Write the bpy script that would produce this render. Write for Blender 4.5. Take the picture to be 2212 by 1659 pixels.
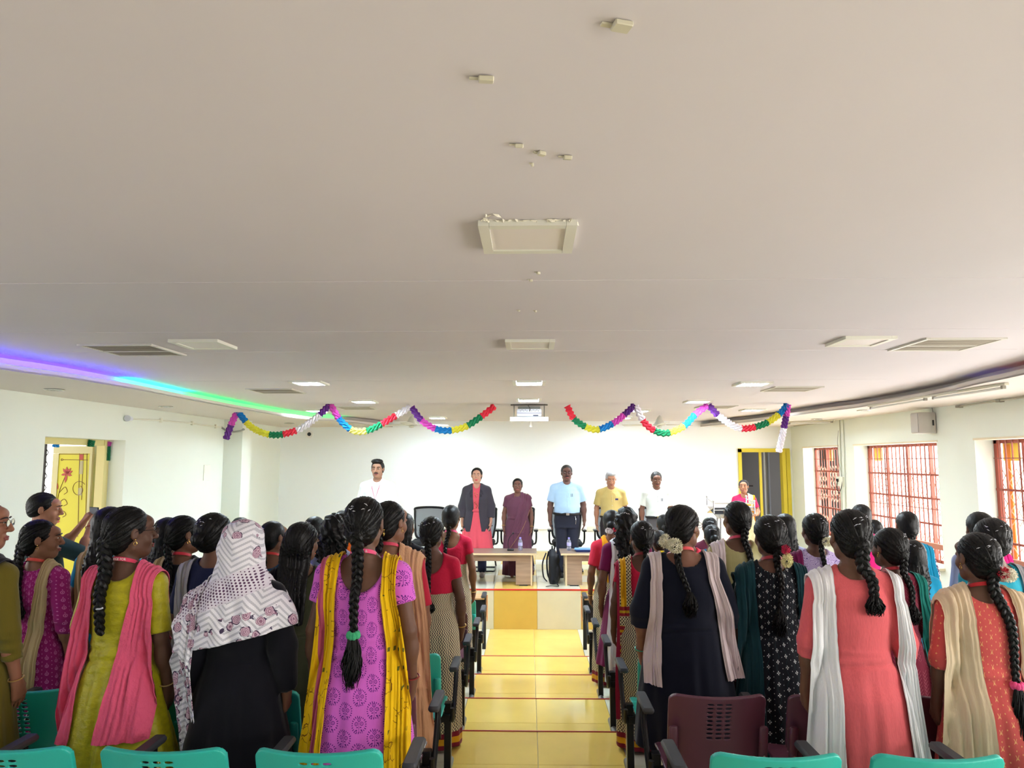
import bpy, bmesh, math, random
import numpy as np
from mathutils import Vector, Matrix
random.seed(7); rng = np.random.default_rng(7)
SC = bpy.context.scene
COL = SC.collection
for o in list(bpy.data.objects): bpy.data.objects.remove(o)
PI = math.pi

# ------------------------------------------------------------ camera, world, lights
F_PX, PITCH, YAW = 1574.0, 0.105, 0.0239
CZ = 2.30
cd = bpy.data.cameras.new('camera'); cam = bpy.data.objects.new('camera', cd); COL.objects.link(cam)
cd.sensor_width = 36.0; cd.lens = F_PX / 2212 * 36.0; cd.clip_start = 0.05; cd.clip_end = 200
cam.location = (0, 0, CZ); cam.rotation_euler = (PI/2 + PITCH, 0, YAW)
SC.camera = cam
SC.view_settings.view_transform = 'Standard'; SC.view_settings.look = 'None'
SC.view_settings.exposure = 0.72; SC.view_settings.gamma = 1.0; SC.view_settings.use_curve_mapping = False
W = bpy.data.worlds.new('sky'); SC.world = W; W.use_nodes = True
bg = W.node_tree.nodes['Background']; bg.inputs[0].default_value = (1.0, 0.985, 0.98, 1); bg.inputs[1].default_value = 2.7

def lin(c):
    return tuple((v/255/12.92 if v/255 <= .04045 else ((v/255+.055)/1.055)**2.4) for v in c[:3]) + (1.0,)

def area(name, loc, rot, sx, sy, power, color=(1, 1, 1), spread=PI):
    l = bpy.data.lights.new(name, 'AREA'); l.shape = 'RECTANGLE'; l.size = sx; l.size_y = sy; l.energy = power
    l.color = color; l.spread = spread
    o = bpy.data.objects.new(name, l); COL.objects.link(o); o.location = loc; o.rotation_euler = rot
    return o
XR, XL, YF, YB = 5.22, -5.05, 14.7, -5.0     # walls
ZCEIL, ZSOF = CZ + .7957, CZ + .68
WIN = [(12.5, 14.1), (9.5, 11.9), (6.2, 8.7), (3.0, 5.3), (-.2, 2.2), (-3.8, -1.0)]   # windows of the right wall
WZ0, WZ1 = CZ - 1.35, CZ + .24
for i, (a, b) in enumerate(WIN):   # daylight coming in through the windows on the right
    area('window_daylight', (XR + .42, (a+b)/2, (WZ0+WZ1)/2), (0, PI/2, 0), WZ1-WZ0, b-a, 62*(b-a)/2.4, (1.0, .97, .93))
PANEL_ON = [(668,828),(1143,828),(1625,830),(786,868),(1142,865),(1507,868),(685,888),(1380,888),(1625,886),(945,903),(1345,903)]
PANEL_OFF = [(1140,515),(1145,745),(440,745),(1858,738.5)]

# ------------------------------------------------------------ pixel -> place
def ray(px, py):
    x = (px-1106)/F_PX; y = -(py-829.5)/F_PX
    Fw = math.cos(PITCH) - y*math.sin(PITCH); U = math.sin(PITCH) + y*math.cos(PITCH)
    return (x*math.cos(YAW) - Fw*math.sin(YAW), x*math.sin(YAW) + Fw*math.cos(YAW), U)
def at(px, py, Y=None, X=None, Z=None):
    r = ray(px, py)
    s = Y/r[1] if Y is not None else (X/r[0] if X is not None else (Z-CZ)/r[2])
    return Vector((r[0]*s, r[1]*s, CZ + r[2]*s))

# ------------------------------------------------------------ node helper
class N:
    def __init__(s, t, k): s.t = t; s.k = k
    def _v(s, o): return o.k if isinstance(o, N) else o
    def op(s, o, b=None, c=None):
        n = s.t.nodes.new('ShaderNodeMath'); n.operation = o
        for i, v in enumerate((s, b, c)):
            if v is None: continue
            if isinstance(v, N): s.t.links.new(v.k, n.inputs[i])
            else: n.inputs[i].default_value = v
        return N(s.t, n.outputs[0])
    def __add__(s, o): return s.op('ADD', o)
    __radd__ = __add__
    def __sub__(s, o): return s.op('SUBTRACT', o)
    def __rsub__(s, o): return (s*-1) + o
    def __mul__(s, o): return s.op('MULTIPLY', o)
    __rmul__ = __mul__
    def __truediv__(s, o): return s.op('DIVIDE', o)
    def sin(s): return s.op('SINE')
    def abs(s): return s.op('ABSOLUTE')
    def floor(s): return s.op('FLOOR')
    def fract(s): return s.op('FRACT')
    def sqrt(s): return s.op('SQRT')
    def mod(s, o): return s.op('FLOORED_MODULO', o)
    def lt(s, o): return s.op('LESS_THAN', o)
    def gt(s, o): return s.op('GREATER_THAN', o)
    def mn(s, o): return s.op('MINIMUM', o)
    def mx(s, o): return s.op('MAXIMUM', o)
    def at2(s, o): return s.op('ARCTAN2', o)
def ring(u, v, r, w): return ((u*u + v*v).sqrt() - r).abs().lt(w)
def disc(u, v, r): return (u*u + v*v).lt(r*r)

def material(name, col, rough=.6, metal=0., spec=.4, bump=None, pattern=None, emit=0, sheen=0, trans=0, alpha=1, var=None, coat=0, ior=1.45):
    m = bpy.data.materials.new(name); m.use_nodes = True; t = m.node_tree; b = t.nodes['Principled BSDF']
    c = lin(col); b.inputs['Base Color'].default_value = c
    b.inputs['Roughness'].default_value = rough; b.inputs['Metallic'].default_value = metal
    b.inputs['Specular IOR Level'].default_value = spec; b.inputs['IOR'].default_value = ior
    b.inputs['Transmission Weight'].default_value = trans; b.inputs['Alpha'].default_value = alpha
    b.inputs['Sheen Weight'].default_value = sheen; b.inputs['Coat Weight'].default_value = coat
    if sheen: b.inputs['Sheen Roughness'].default_value = .5
    if emit: b.inputs['Emission Color'].default_value = c; b.inputs['Emission Strength'].default_value = emit
    tc = t.nodes.new('ShaderNodeTexCoord'); mp = None
    if bump or var:
        def noise(scale, stretch, det=3):
            mp = t.nodes.new('ShaderNodeMapping'); mp.inputs['Scale'].default_value = stretch
            t.links.new(tc.outputs['Object'], mp.inputs[0])
            n = t.nodes.new('ShaderNodeTexNoise'); n.inputs['Scale'].default_value = scale; n.inputs['Detail'].default_value = det
            t.links.new(mp.outputs[0], n.inputs[0]); return n
    src = None
    if pattern:
        sp = t.nodes.new('ShaderNodeSeparateXYZ'); t.links.new(tc.outputs['Object'], sp.inputs[0])
        x, y, z = (N(t, sp.outputs[i]) for i in range(3))
        cur = c
        for mask, colr in pattern(x, y, z, t):
            mx = t.nodes.new('ShaderNodeMix'); mx.data_type = 'RGBA'
            if isinstance(mask, N): t.links.new(mask.k, mx.inputs[0])
            if src is None: mx.inputs[6].default_value = c
            else: t.links.new(src, mx.inputs[6])
            mx.inputs[7].default_value = lin(colr); src = mx.outputs[2]
    if var:   # (scale, stretch, amount)
        n = noise(var[0], var[1]); mr = t.nodes.new('ShaderNodeMapRange')
        mr.inputs[1].default_value = .3; mr.inputs[2].default_value = .7
        mr.inputs[3].default_value = 1-var[2]; mr.inputs[4].default_value = 1+var[2]
        t.links.new(n.outputs[0], mr.inputs[0])
        vm = t.nodes.new('ShaderNodeVectorMath'); vm.operation = 'SCALE'
        if src is None:
            vm.inputs[0].default_value = c[:3]
        else: t.links.new(src, vm.inputs[0])
        t.links.new(mr.outputs[0], vm.inputs['Scale']); src = vm.outputs[0]
    if src is not None: t.links.new(src, b.inputs['Base Color'])
    if bump:  # (scale, stretch, strength)
        n = noise(bump[0], bump[1], 4); bp = t.nodes.new('ShaderNodeBump'); bp.inputs['Strength'].default_value = bump[2]
        bp.inputs['Distance'].default_value = .01
        t.links.new(n.outputs[0], bp.inputs['Height']); t.links.new(bp.outputs[0], b.inputs['Normal'])
    return m
MC = {}
def plain(key, col, **k):
    if key not in MC: MC[key] = material(key, col, **k)
    return MC[key]
def cloth(key, col, **k):
    k.setdefault('rough', .85); k.setdefault('spec', .15); k.setdefault('sheen', .12)
    k.setdefault('bump', (9, (2.2, 2.2, .55), .55))
    return plain(key, col, **k)
def sheer(key, col, through=.22, bump=(14, (5, 5, .5), .5), pattern=None):
    if key in MC: return MC[key]
    m = cloth(key, col, bump=bump, pattern=pattern); t = m.node_tree
    b = t.nodes['Principled BSDF']; out = t.nodes['Material Output']
    tr = t.nodes.new('ShaderNodeBsdfTransparent'); ms = t.nodes.new('ShaderNodeMixShader')
    ms.inputs[0].default_value = through
    t.links.new(b.outputs[0], ms.inputs[1]); t.links.new(tr.outputs[0], ms.inputs[2]); t.links.new(ms.outputs[0], out.inputs[0])
    return m

# ------------------------------------------------------------ object helpers
def tag(o, label=None, cat=None, group=None, kind=None):
    if label: o['label'] = label
    if cat: o['category'] = cat
    if group: o['group'] = group
    if kind: o['kind'] = kind
    return o
def empty(name, loc=(0,0,0), rz=0, label=None, cat=None, group=None, s=1):
    o = bpy.data.objects.new(name, None); COL.objects.link(o); o.location = loc; o.rotation_euler = (0,0,rz)
    o.scale = (s,s,s) if not isinstance(s, tuple) else s
    o.empty_display_size = .1
    return tag(o, label, cat, group)
def link(name, me, parent=None, loc=(0,0,0), rot=(0,0,0), scale=(1,1,1)):
    o = bpy.data.objects.new(name, me); COL.objects.link(o); o.parent = parent
    o.location = loc; o.rotation_euler = rot; o.scale = scale
    return o
def mesh_np(name, V, Fq, mat, smooth=True):
    V = np.asarray(V, np.float32); me = bpy.data.meshes.new(name)
    if isinstance(Fq, np.ndarray):
        nf, k = Fq.shape
        me.vertices.add(len(V)); me.vertices.foreach_set('co', V.ravel())
        me.loops.add(nf*k); me.loops.foreach_set('vertex_index', Fq.astype(np.int32).ravel())
        me.polygons.add(nf); me.polygons.foreach_set('loop_start', np.arange(0, nf*k, k, dtype=np.int32))
        me.polygons.foreach_set('loop_total', np.full(nf, k, np.int32))
        me.update(calc_edges=True)
    else:
        me.from_pydata([tuple(map(float, v)) for v in V], [], Fq); me.update()
    if smooth: me.polygons.foreach_set('use_smooth', [True]*len(me.polygons))
    for m in (mat if isinstance(mat, (list, tuple)) else [mat]): me.materials.append(m)
    return me

class MB:
    """collects boxes, tubes, rings into ONE mesh"""
    def __init__(s): s.V = []; s.F = []
    def add(s, V, Fc):
        o = len(s.V); s.V += [tuple(v) for v in V]; s.F += [tuple(i+o for i in f) for f in Fc]; return s
    def box(s, c, d, R=None, bev=0):
        x, y, z = (d[0]/2, d[1]/2, d[2]/2)
        if bev:
            b = bev; V = []; F = []
            # chamfered box: octagonal-ish rings
            def rg(zz, ins):
                X, Y = x-ins, y-ins; q = max(b-ins*.5, b*.4)
                return [(-X+q,-Y,zz),(X-q,-Y,zz),(X,-Y+q,zz),(X,Y-q,zz),(X-q,Y,zz),(-X+q,Y,zz),(-X,Y-q,zz),(-X,-Y+q,zz)]
            rings = [rg(-z, b*.7), rg(-z+b, 0), rg(z-b, 0), rg(z, b*.7)]
            for r in rings: V += r
            for k in range(3):
                for i in range(8): F.append((k*8+i, k*8+(i+1) % 8, (k+1)*8+(i+1) % 8, (k+1)*8+i))
            F.append(tuple(range(7, -1, -1))); F.append(tuple(range(24, 32)))
        else:
            V = [(-x,-y,-z),(x,-y,-z),(x,y,-z),(-x,y,-z),(-x,-y,z),(x,-y,z),(x,y,z),(-x,y,z)]
            F = [(0,3,2,1),(4,5,6,7),(0,1,5,4),(1,2,6,5),(2,3,7,6),(3,0,4,7)]
        c = Vector(c)
        return s.add([(R @ Vector(v) if R else Vector(v)) + c for v in V], F)
    def span(s, a, b):   # box from corner to corner
        return s.box([(a[i]+b[i])/2 for i in range(3)], [abs(b[i]-a[i]) for i in range(3)])
    def tube(s, pts, r, n=8, flat=1.0, caps=True, up=(0,0,1), closed=False):
        pts = [Vector(p) for p in pts]; m = len(pts); rr = r if isinstance(r, (list, tuple)) else [r]*m
        V = []; F = []; prev = None
        for i, p in enumerate(pts):
            if closed: t = pts[(i+1) % m] - pts[i-1]
            else: t = pts[min(i+1, m-1)] - pts[max(i-1, 0)]
            t.normalize(); u = Vector(up) if prev is None else prev
            a = u - t*u.dot(t)
            if a.length < 1e-4: a = Vector((1,0,0)) - t*t.x
            if a.length < 1e-4: a = Vector((0,1,0)) - t*t.y
            a.normalize(); prev = a; b = t.cross(a)
            for k in range(n):
                q = 2*PI*k/n; V.append(p + a*(math.cos(q)*rr[i]*flat) + b*(math.sin(q)*rr[i]))
        for i in range(m if closed else m-1):
            j = (i+1) % m
            for k in range(n): F.append((i*n+k, i*n+(k+1) % n, j*n+(k+1) % n, j*n+k))
        if caps and not closed: F.append(tuple(range(n-1,-1,-1))); F.append(tuple((m-1)*n+k for k in range(n)))
        return s.add(V, F)
    def lathe(s, prof, c=(0,0,0), n=16):
        V = []; F = []
        for (r, z) in prof:
            for k in range(n): V.append((c[0]+r*math.cos(2*PI*k/n), c[1]+r*math.sin(2*PI*k/n), c[2]+z))
        for i in range(len(prof)-1):
            for k in range(n): F.append((i*n+k, i*n+(k+1) % n, (i+1)*n+(k+1) % n, (i+1)*n+k))
        F.append(tuple(range(n-1,-1,-1))); F.append(tuple((len(prof)-1)*n+k for k in range(n)))
        return s.add(V, F)
    def ball(s, c, r, n=8, m=6):
        r = r if isinstance(r, (list, tuple)) else (r, r, r)
        V = [(c[0], c[1], c[2]+r[2])]; F = []
        for j in range(1, m):
            for k in range(n):
                V.append((c[0]+r[0]*math.sin(PI*j/m)*math.cos(2*PI*k/n), c[1]+r[1]*math.sin(PI*j/m)*math.sin(2*PI*k/n), c[2]+r[2]*math.cos(PI*j/m)))
        V.append((c[0], c[1], c[2]-r[2])); L = len(V)-1
        for k in range(n):
            F.append((0, 1+k, 1+(k+1) % n)); F.append((L, L-n+(k+1) % n, L-n+k))
            for j in range(m-2): F.append((1+j*n+k, 1+(j+1)*n+k, 1+(j+1)*n+(k+1) % n, 1+j*n+(k+1) % n))
        return s.add(V, F)
    def me(s, name, mat, smooth=False):
        m = mesh_np(name, s.V, s.F, mat, False)
        if smooth:
            m.polygons.foreach_set('use_smooth', [True]*len(m.polygons))
            try: m.set_sharp_from_angle(angle=math.radians(40))
            except Exception: pass
        return m
    def build(s, name, mat, parent=None, smooth=False, loc=(0,0,0), rot=(0,0,0)):
        return link(name, s.me(name, mat, smooth), parent, loc, rot)

# ------------------------------------------------------------ implicit surfaces
class Field:
    def __init__(s, lo, hi, h):
        s.lo = np.array(lo, float); s.h = h; s.n = np.ceil((np.array(hi)-s.lo)/h).astype(int)+1
        s.ax = [(s.lo[i] + h*np.arange(s.n[i])).astype(np.float32) for i in range(3)]
        s.d = np.full(s.n, 1.0, np.float32)
    def sub(s, lo, hi, pad):
        r = []
        for i in range(3):
            a = int(max(0, math.floor((lo[i]-pad-s.lo[i])/s.h))); b = int(min(s.n[i], math.ceil((hi[i]+pad-s.lo[i])/s.h)+1))
            if b <= a: return None
            r.append(slice(a, b))
        return tuple(r)
    def grid(s, sl): return s.ax[0][sl[0]][:, None, None], s.ax[1][sl[1]][None, :, None], s.ax[2][sl[2]][None, None, :]
    def put(s, fn, lo, hi, k=.02, mode='add'):
        sl = s.sub(lo, hi, max(k*2, .02) + .02)
        if sl is None: return
        b = fn(*s.grid(sl)); a = s.d[sl]
        if mode == 'cut': s.d[sl] = np.maximum(a, -b) if k <= 0 else -s.smin(-a, b, k)
        elif mode == 'raw': s.d[sl] = np.minimum(a, b)
        else: s.d[sl] = np.minimum(a, b) if k <= 0 else s.smin(a, b, k)
    @staticmethod
    def smin(a, b, k):
        h = np.clip(.5 + .5*(b-a)/k, 0, 1); return b*(1-h) + a*h - k*h*(1-h)
    def cap(s, a, b, r0, r1=None, k=.02, mode='add', end=None):
        a = np.array(a, float); b = np.array(b, float); r1 = r0 if r1 is None else r1
        ba = b-a; L = float(ba@ba) + 1e-9
        def fn(x, y, z):
            t = np.clip(((x-a[0])*ba[0] + (y-a[1])*ba[1] + (z-a[2])*ba[2])/L, 0, 1)
            dd = np.sqrt((x-a[0]-t*ba[0])**2 + (y-a[1]-t*ba[1])**2 + (z-a[2]-t*ba[2])**2) - (r0+(r1-r0)*t)
            if end is not None:
                l = math.sqrt(L); pl = ((x-b[0])*ba[0] + (y-b[1])*ba[1] + (z-b[2])*ba[2])/l - end
                dd = np.maximum(dd, pl)
            return dd
        r = max(r0, r1); s.put(fn, np.minimum(a, b)-r, np.maximum(a, b)+r, k, mode)
    def ell(s, c, r, k=.02, mode='add', R=None):
        c = np.array(c, float); r = np.array(r, float)
        def fn(x, y, z):
            X, Y, Z = x-c[0], y-c[1], z-c[2]
            if R is not None:
                X, Y, Z = (R[0][0]*X+R[1][0]*Y+R[2][0]*Z, R[0][1]*X+R[1][1]*Y+R[2][1]*Z, R[0][2]*X+R[1][2]*Y+R[2][2]*Z)
            k0 = np.sqrt((X/r[0])**2+(Y/r[1])**2+(Z/r[2])**2); k1 = np.sqrt((X/r[0]**2)**2+(Y/r[1]**2)**2+(Z/r[2]**2)**2)
            return k0*(k0-1)/(k1+1e-6)
        m = r if R is None else np.full(3, r.max())
        s.put(fn, c-m, c+m, k, mode)
    def prof(s, tab, k=.02, fold=None, inflate=0., cap_top=True, half=None):
        tab = sorted(tab); zs = [t[0] for t in tab]
        A, B, C = ([t[i] for t in tab] for i in (1, 2, 3)); cx = [t[4] if len(t) > 4 else 0 for t in tab]
        am, bm = max(A), max(B)
        def fn(x, y, z):
            a = np.interp(z, zs, A).astype(np.float32)+inflate; b = np.interp(z, zs, B).astype(np.float32)+inflate
            c = np.interp(z, zs, C).astype(np.float32); x0 = np.interp(z, zs, cx).astype(np.float32)
            q = np.sqrt(((x-x0)/a)**2 + ((y-c)/b)**2)
            m = np.minimum(a, b)
            dd = (q-1)*m
            if fold is not None: dd = dd - fold(np.arctan2(x-x0, -(y-c)), z)
            return np.maximum(dd, np.maximum(z-zs[-1]-inflate*.5, zs[0]-z))
        s.put(fn, (-am-.1, -bm-.15, zs[0]-.0), (am+.1, bm+.15, zs[-1]), k)
    def sample(s, P):
        P = np.asarray(P, float); g = (P-s.lo)/s.h; g = np.clip(g, 0, s.n-1.001); i = g.astype(int); f = g-i; r = 0
        for dx in (0,1):
            for dy in (0,1):
                for dz in (0,1):
                    w = (f[...,0] if dx else 1-f[...,0])*(f[...,1] if dy else 1-f[...,1])*(f[...,2] if dz else 1-f[...,2])
                    r = r + w*s.d[i[...,0]+dx, i[...,1]+dy, i[...,2]+dz]
        return r
    def surf(s):
        d = s.d; n = s.n
        d[0] = d[-1] = 1; d[:,0] = d[:,-1] = 1; d[:,:,0] = d[:,:,-1] = 1
        c = d < 0
        offs = [(i,j,k) for i in (0,1) for j in (0,1) for k in (0,1)]
        sl = lambda o: tuple(slice(o[i], n[i]-1+o[i]) for i in range(3))
        cnt = sum(c[sl(o)].astype(np.int8) for o in offs); act = (cnt > 0) & (cnt < 8)
        idx = np.full(act.shape, -1, np.int64); ijk = np.argwhere(act); idx[act] = np.arange(len(ijk))
        vals = np.stack([d[ijk[:,0]+o[0], ijk[:,1]+o[1], ijk[:,2]+o[2]] for o in offs], 1)
        acc = np.zeros((len(ijk), 3)); w = np.zeros(len(ijk)); O = np.array(offs, float)
        for a in range(8):
            for b in range(a+1, 8):
                if np.abs(O[a]-O[b]).sum() != 1: continue
                va, vb = vals[:,a], vals[:,b]; m = (va < 0) != (vb < 0); t = np.where(m, va/(va-vb+1e-12*(va == vb)), 0)
                acc += np.where(m[:,None], O[a] + t[:,None]*(O[b]-O[a]), 0); w += m
        V = s.lo + (ijk + acc/np.maximum(w,1)[:,None])*s.h
        Q = []
        for ax in range(3):
            o = [0,0,0]; o[ax] = 1; u, v = (ax+1) % 3, (ax+2) % 3
            core = tuple(slice(1 if i != ax else 0, n[i]-1) for i in range(3))
            nxt = tuple(slice(core[i].start+o[i], core[i].stop+o[i]) for i in range(3))
            m = c[core] != c[nxt]; e = np.argwhere(m); flip = c[core][m]
            e += np.array([core[i].start for i in range(3)])
            du = np.zeros(3, int); du[u] = 1; dv = np.zeros(3, int); dv[v] = 1
            q = np.stack([idx[tuple((e-du-dv).T)], idx[tuple((e-dv).T)], idx[tuple(e.T)], idx[tuple((e-du).T)]], 1)
            q[~flip] = q[~flip][:, ::-1]; Q.append(q)
        Q = np.concatenate(Q); Q = Q[(Q >= 0).all(1)]
        return V, Q
    def mesh(s, name, mat, dec=1.0, disp=None):
        V, Q = s.surf()
        if disp is not None: V = V + disp(V)
        me = mesh_np(name, V, Q, mat)
        return decimate(me, dec) if dec < 1 else me
def decimate(me, ratio):
    o = bpy.data.objects.new('tmp', me); COL.objects.link(o)
    md = o.modifiers.new('d', 'DECIMATE'); md.ratio = ratio
    dg = bpy.context.evaluated_depsgraph_get(); ev = o.evaluated_get(dg)
    nm = bpy.data.meshes.new_from_object(ev); nm.name = me.name
    nm.polygons.foreach_set('use_smooth', [True]*len(nm.polygons))
    bpy.data.objects.remove(o); bpy.data.meshes.remove(me)
    return nm
# ------------------------------------------------------------ people: all in a 1.6 m frame, feet at z=0, facing +Y
PIV = np.array([0, -.012, 1.39])
def rotm(yaw, pitch=0, rollv=0):
    cy, sy, cp, sp, cr, sr = math.cos(yaw), math.sin(yaw), math.cos(pitch), math.sin(pitch), math.cos(rollv), math.sin(rollv)
    return np.array([[cy,-sy,0],[sy,cy,0],[0,0,1]]) @ np.array([[1,0,0],[0,cp,-sp],[0,sp,cp]]) @ np.array([[cr,0,sr],[0,1,0],[-sr,0,cr]])
class Head:
    def __init__(s, yaw=0, pitch=0, roll=0): s.R = rotm(math.radians(yaw), math.radians(pitch), math.radians(roll))
    def __call__(s, p): return s.R @ (np.array(p, float)-PIV) + PIV
    def many(s, P): return (np.asarray(P)-PIV) @ s.R.T + PIV
    def inv(s, P): return (np.asarray(P)-PIV) @ s.R + PIV

def skel(sex, bulk=0, arms='down'):
    w = .172 if sex == 'm' else .150
    w += bulk*.5; o = bulk*.9
    J = {}
    for sd in (-1, 1):
        sh = np.array([sd*(w-.004), -.012, 1.262])
        el = np.array([sd*(w+.052+o*.3), -.03, 1.03]); wr = np.array([sd*(w+.062+o*.2), .025, .805]); hd = np.array([sd*(w+.058+o*.2), .05, .73])
        if arms == 'fold': el = np.array([sd*(w+.07), -.03, 1.045]); wr = np.array([sd*.08, .17, .92]); hd = np.array([sd*.02, .2, .89])
        if arms == 'phone': el = np.array([sd*(w+.01)+.03, .19, 1.16]); wr = np.array([sd*.070+.04, .285, 1.36]); hd = np.array([sd*.050+.04, .315, 1.425])
        if arms == 'podium': el = np.array([sd*(w+.075), .03, 1.06]); wr = np.array([sd*.17, .25, 1.02]); hd = np.array([sd*.14, .32, 1.02])
        if arms == 'bent' and sd < 0: el = np.array([sd*(w+.07), -.06, 1.04]); wr = np.array([sd*(w+.03), .14, .93]); hd = np.array([sd*(w-.03), .2, .90])
        J[sd] = (sh, el, wr, hd)
    return J
def torso(sex, bulk=0, belly=0):
    b = bulk
    if sex == 'm':
        return [(.70,.150+b,.095+b,-.005),(.80,.158+b,.105+b,-.01),(.90,.150+b,.100+b+belly*.6,.0+belly*.4),(1.0,.146+b,.102+b+belly,.0+belly*.5),(1.10,.155+b,.108+b+belly*.5,.0),(1.2,.168+b*.8,.108+b*.6,-.005),(1.26,.148+b*.6,.092+b*.4,-.012),(1.312,.090+b*.3,.065,-.015),(1.345,.062,.055,-.014)]
    return [(.70,.165+b,.105+b,-.012),(.80,.170+b,.118+b,-.018),(.88,.158+b,.108+b+belly*.6,-.006),(.97,.131+b,.095+b+belly,.003),(1.06,.136+b,.102+b+belly*.5,.006),(1.14,.146+b,.112+b*.8,.010),(1.22,.146+b*.8,.098+b*.6,-.004),(1.265,.128+b*.6,.080+b*.4,-.012),(1.31,.080+b*.3,.060,-.014),(1.345,.056,.052,-.013)]

def finger_sets(f, J, sd, arms, k=.004):
    sh, el, wr, hd = J[sd]
    d = hd-wr; d /= np.linalg.norm(d)
    if arms in ('down',) or (arms == 'bent' and sd > 0): n = np.array([-sd, 0, 0.]); across = np.array([0, 1., 0]); 
    elif arms == 'phone': n = np.array([0, .75, .65]) ; across = np.array([sd*1., 0, 0])
    elif arms == 'podium': n = np.array([0, 0, -1.]); across = np.array([-sd*1., 0, 0])
    else: n = np.array([0, -.6, -.6]); across = np.array([0, .2, 1.])
    across = across - d*(across@d); across /= np.linalg.norm(across)
    n = np.cross(d, across) if np.cross(d, across)@n > 0 else -np.cross(d, across)
    palm = wr + d*.045
    f.cap(wr+d*.012+across*.012, wr+d*.072+across*.024, .0155, .0145, .012); f.cap(wr+d*.012-across*.010, wr+d*.074-across*.024, .0155, .0135, .012)
    f.cap(wr+d*.02, wr+d*.075, .017, .015, .012)
    curl = .85 if arms in ('phone',) else .45
    for i, (L, off) in enumerate(((.066,.0285),(.074,.0095),(.069,-.0095),(.054,-.0275))):
        p = wr + d*(.078 - abs(i-1)*.004) + across*off; a = .12+curl*.35; r = .0088-.0006*i
        for s_, l in ((0, L*.45), (1, L*.32), (2, L*.23)):
            a += curl*(.35 if s_ else .12)
            q = p + (d*math.cos(a) + n*math.sin(a) + across*off*.9)*l
            f.cap(p, q, r, r*.88, k); p = q; r *= .88
    p = wr + d*.022 + across*.024; q = p + d*.026 + across*.020 + n*.012; t = q + d*.028 + across*.004 + n*.008
    f.cap(p, q, .0118, .0100, .01); f.cap(q, t, .0098, .0078, .004)

BODY = {}
def body_mesh(sex='f', yaw=0, pitch=0, bulk=0, belly=0, arms='down', near=False, roll=0, rr=1.0):
    key = (sex, yaw, pitch, bulk, belly, arms, near, roll)
    if key in BODY: return BODY[key]
    h = .0058 if near else .0085
    f = Field((-.38-bulk, -.24-bulk, -.01), (.38+bulk, .30+bulk if arms in ('down',) else .50, 1.63), h)
    f.prof([(z, a-.006, b-.006, c) for (z, a, b, c) in torso(sex, bulk, belly)])
    J = skel(sex, bulk, arms); ra = 1.12 if sex == 'm' else 1.0; ra += bulk*6
    for sd in (-1, 1):
        sh, el, wr, hd = J[sd]
        f.cap((sd*.03, -.012, 1.325), sh+np.array([0,0,.002]), .034, .041*ra, .03)
        f.cap(sh, el, .041*ra, .033*ra, .03); f.cap(el, wr, .033*ra, .0215*ra, .012)
        m = el*.65+wr*.35; f.ell(m, (.036*ra,.036*ra,.06), .02)
        f.cap(wr, wr+(hd-wr)*.3, .021*ra, .019, .01)
        finger_sets(f, J, sd, arms)
        # legs and feet
        f.cap((sd*.085, -.01, .76), (sd*.085, .0, .44), .080+bulk*.4, .052, .03); f.cap((sd*.085, .0, .44), (sd*.085, -.01, .09), .050, .032, .02)
        f.ell((sd*.085, -.018, .32), (.048,.050,.09), .02)
        f.cap((sd*.085, -.03, .03), (sd*.095, .13, .022), .030, .024, .02)
    # neck, head
    H = Head(yaw, pitch, roll)
    f.cap((0, -.015, 1.31), H((0, -.02, 1.44)), .050 if sex == 'f' else .056, .046 if sex == 'f' else .053, .03)
    R = H.R
    f.ell(H((0,-.015,1.520)), (.073,.092,.082), .02, R=R)
    f.ell(H((0,.030,1.470)), (.058,.062,.088), .03, R=R)
    f.ell(H((0,.060,1.405)), (.030,.026,.022), .03, R=R)     # chin
    f.cap(H((-.045,.0,1.425)), H((-.014,.058,1.398)), .018, .016, .03); f.cap(H((.045,.0,1.425)), H((.014,.058,1.398)), .018, .016, .03)
    f.ell(H((0,.072,1.535)), (.050,.022,.022), .03, R=R)    # brow
    for sd in (-1, 1):
        f.ell(H((sd*.030,.104,1.497)), (.020,.018,.012), .012, 'cut', R=R)   # eye socket
        f.ell(H((sd*.030,.080,1.497)), (.0165,.0135,.0115), .004, R=R)          # lid
        f.ell(H((sd*.038,.062,1.455)), (.022,.020,.024), .02, R=R)           # cheek
        f.ell(H((sd*.078,-.006,1.487)), (.008,.019,.031), .006, R=R)        # ear
        f.ell(H((sd*.087,.002,1.490)), (.006,.010,.018), .004, 'cut', R=R)
        f.ell(H((sd*.012,.099,1.459)), (.009,.009,.007), .006, R=R)        # nostril wing
    f.cap(H((0,.090,1.512)), H((0,.113,1.464)), .0085, .0125, .010)
    f.ell(H((0,.086,1.432)), (.026,.014,.008), .006, R=R); f.ell(H((0,.085,1.421)), (.022,.014,.008), .006, R=R)
    f.ell(H((0,.106,1.4265)), (.022,.008,.0022), .003, 'cut', R=R)
    me = f.mesh('body', plain('skin', (120,82,62)), .42 if near else .5)
    BODY[key] = me; return me

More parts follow.
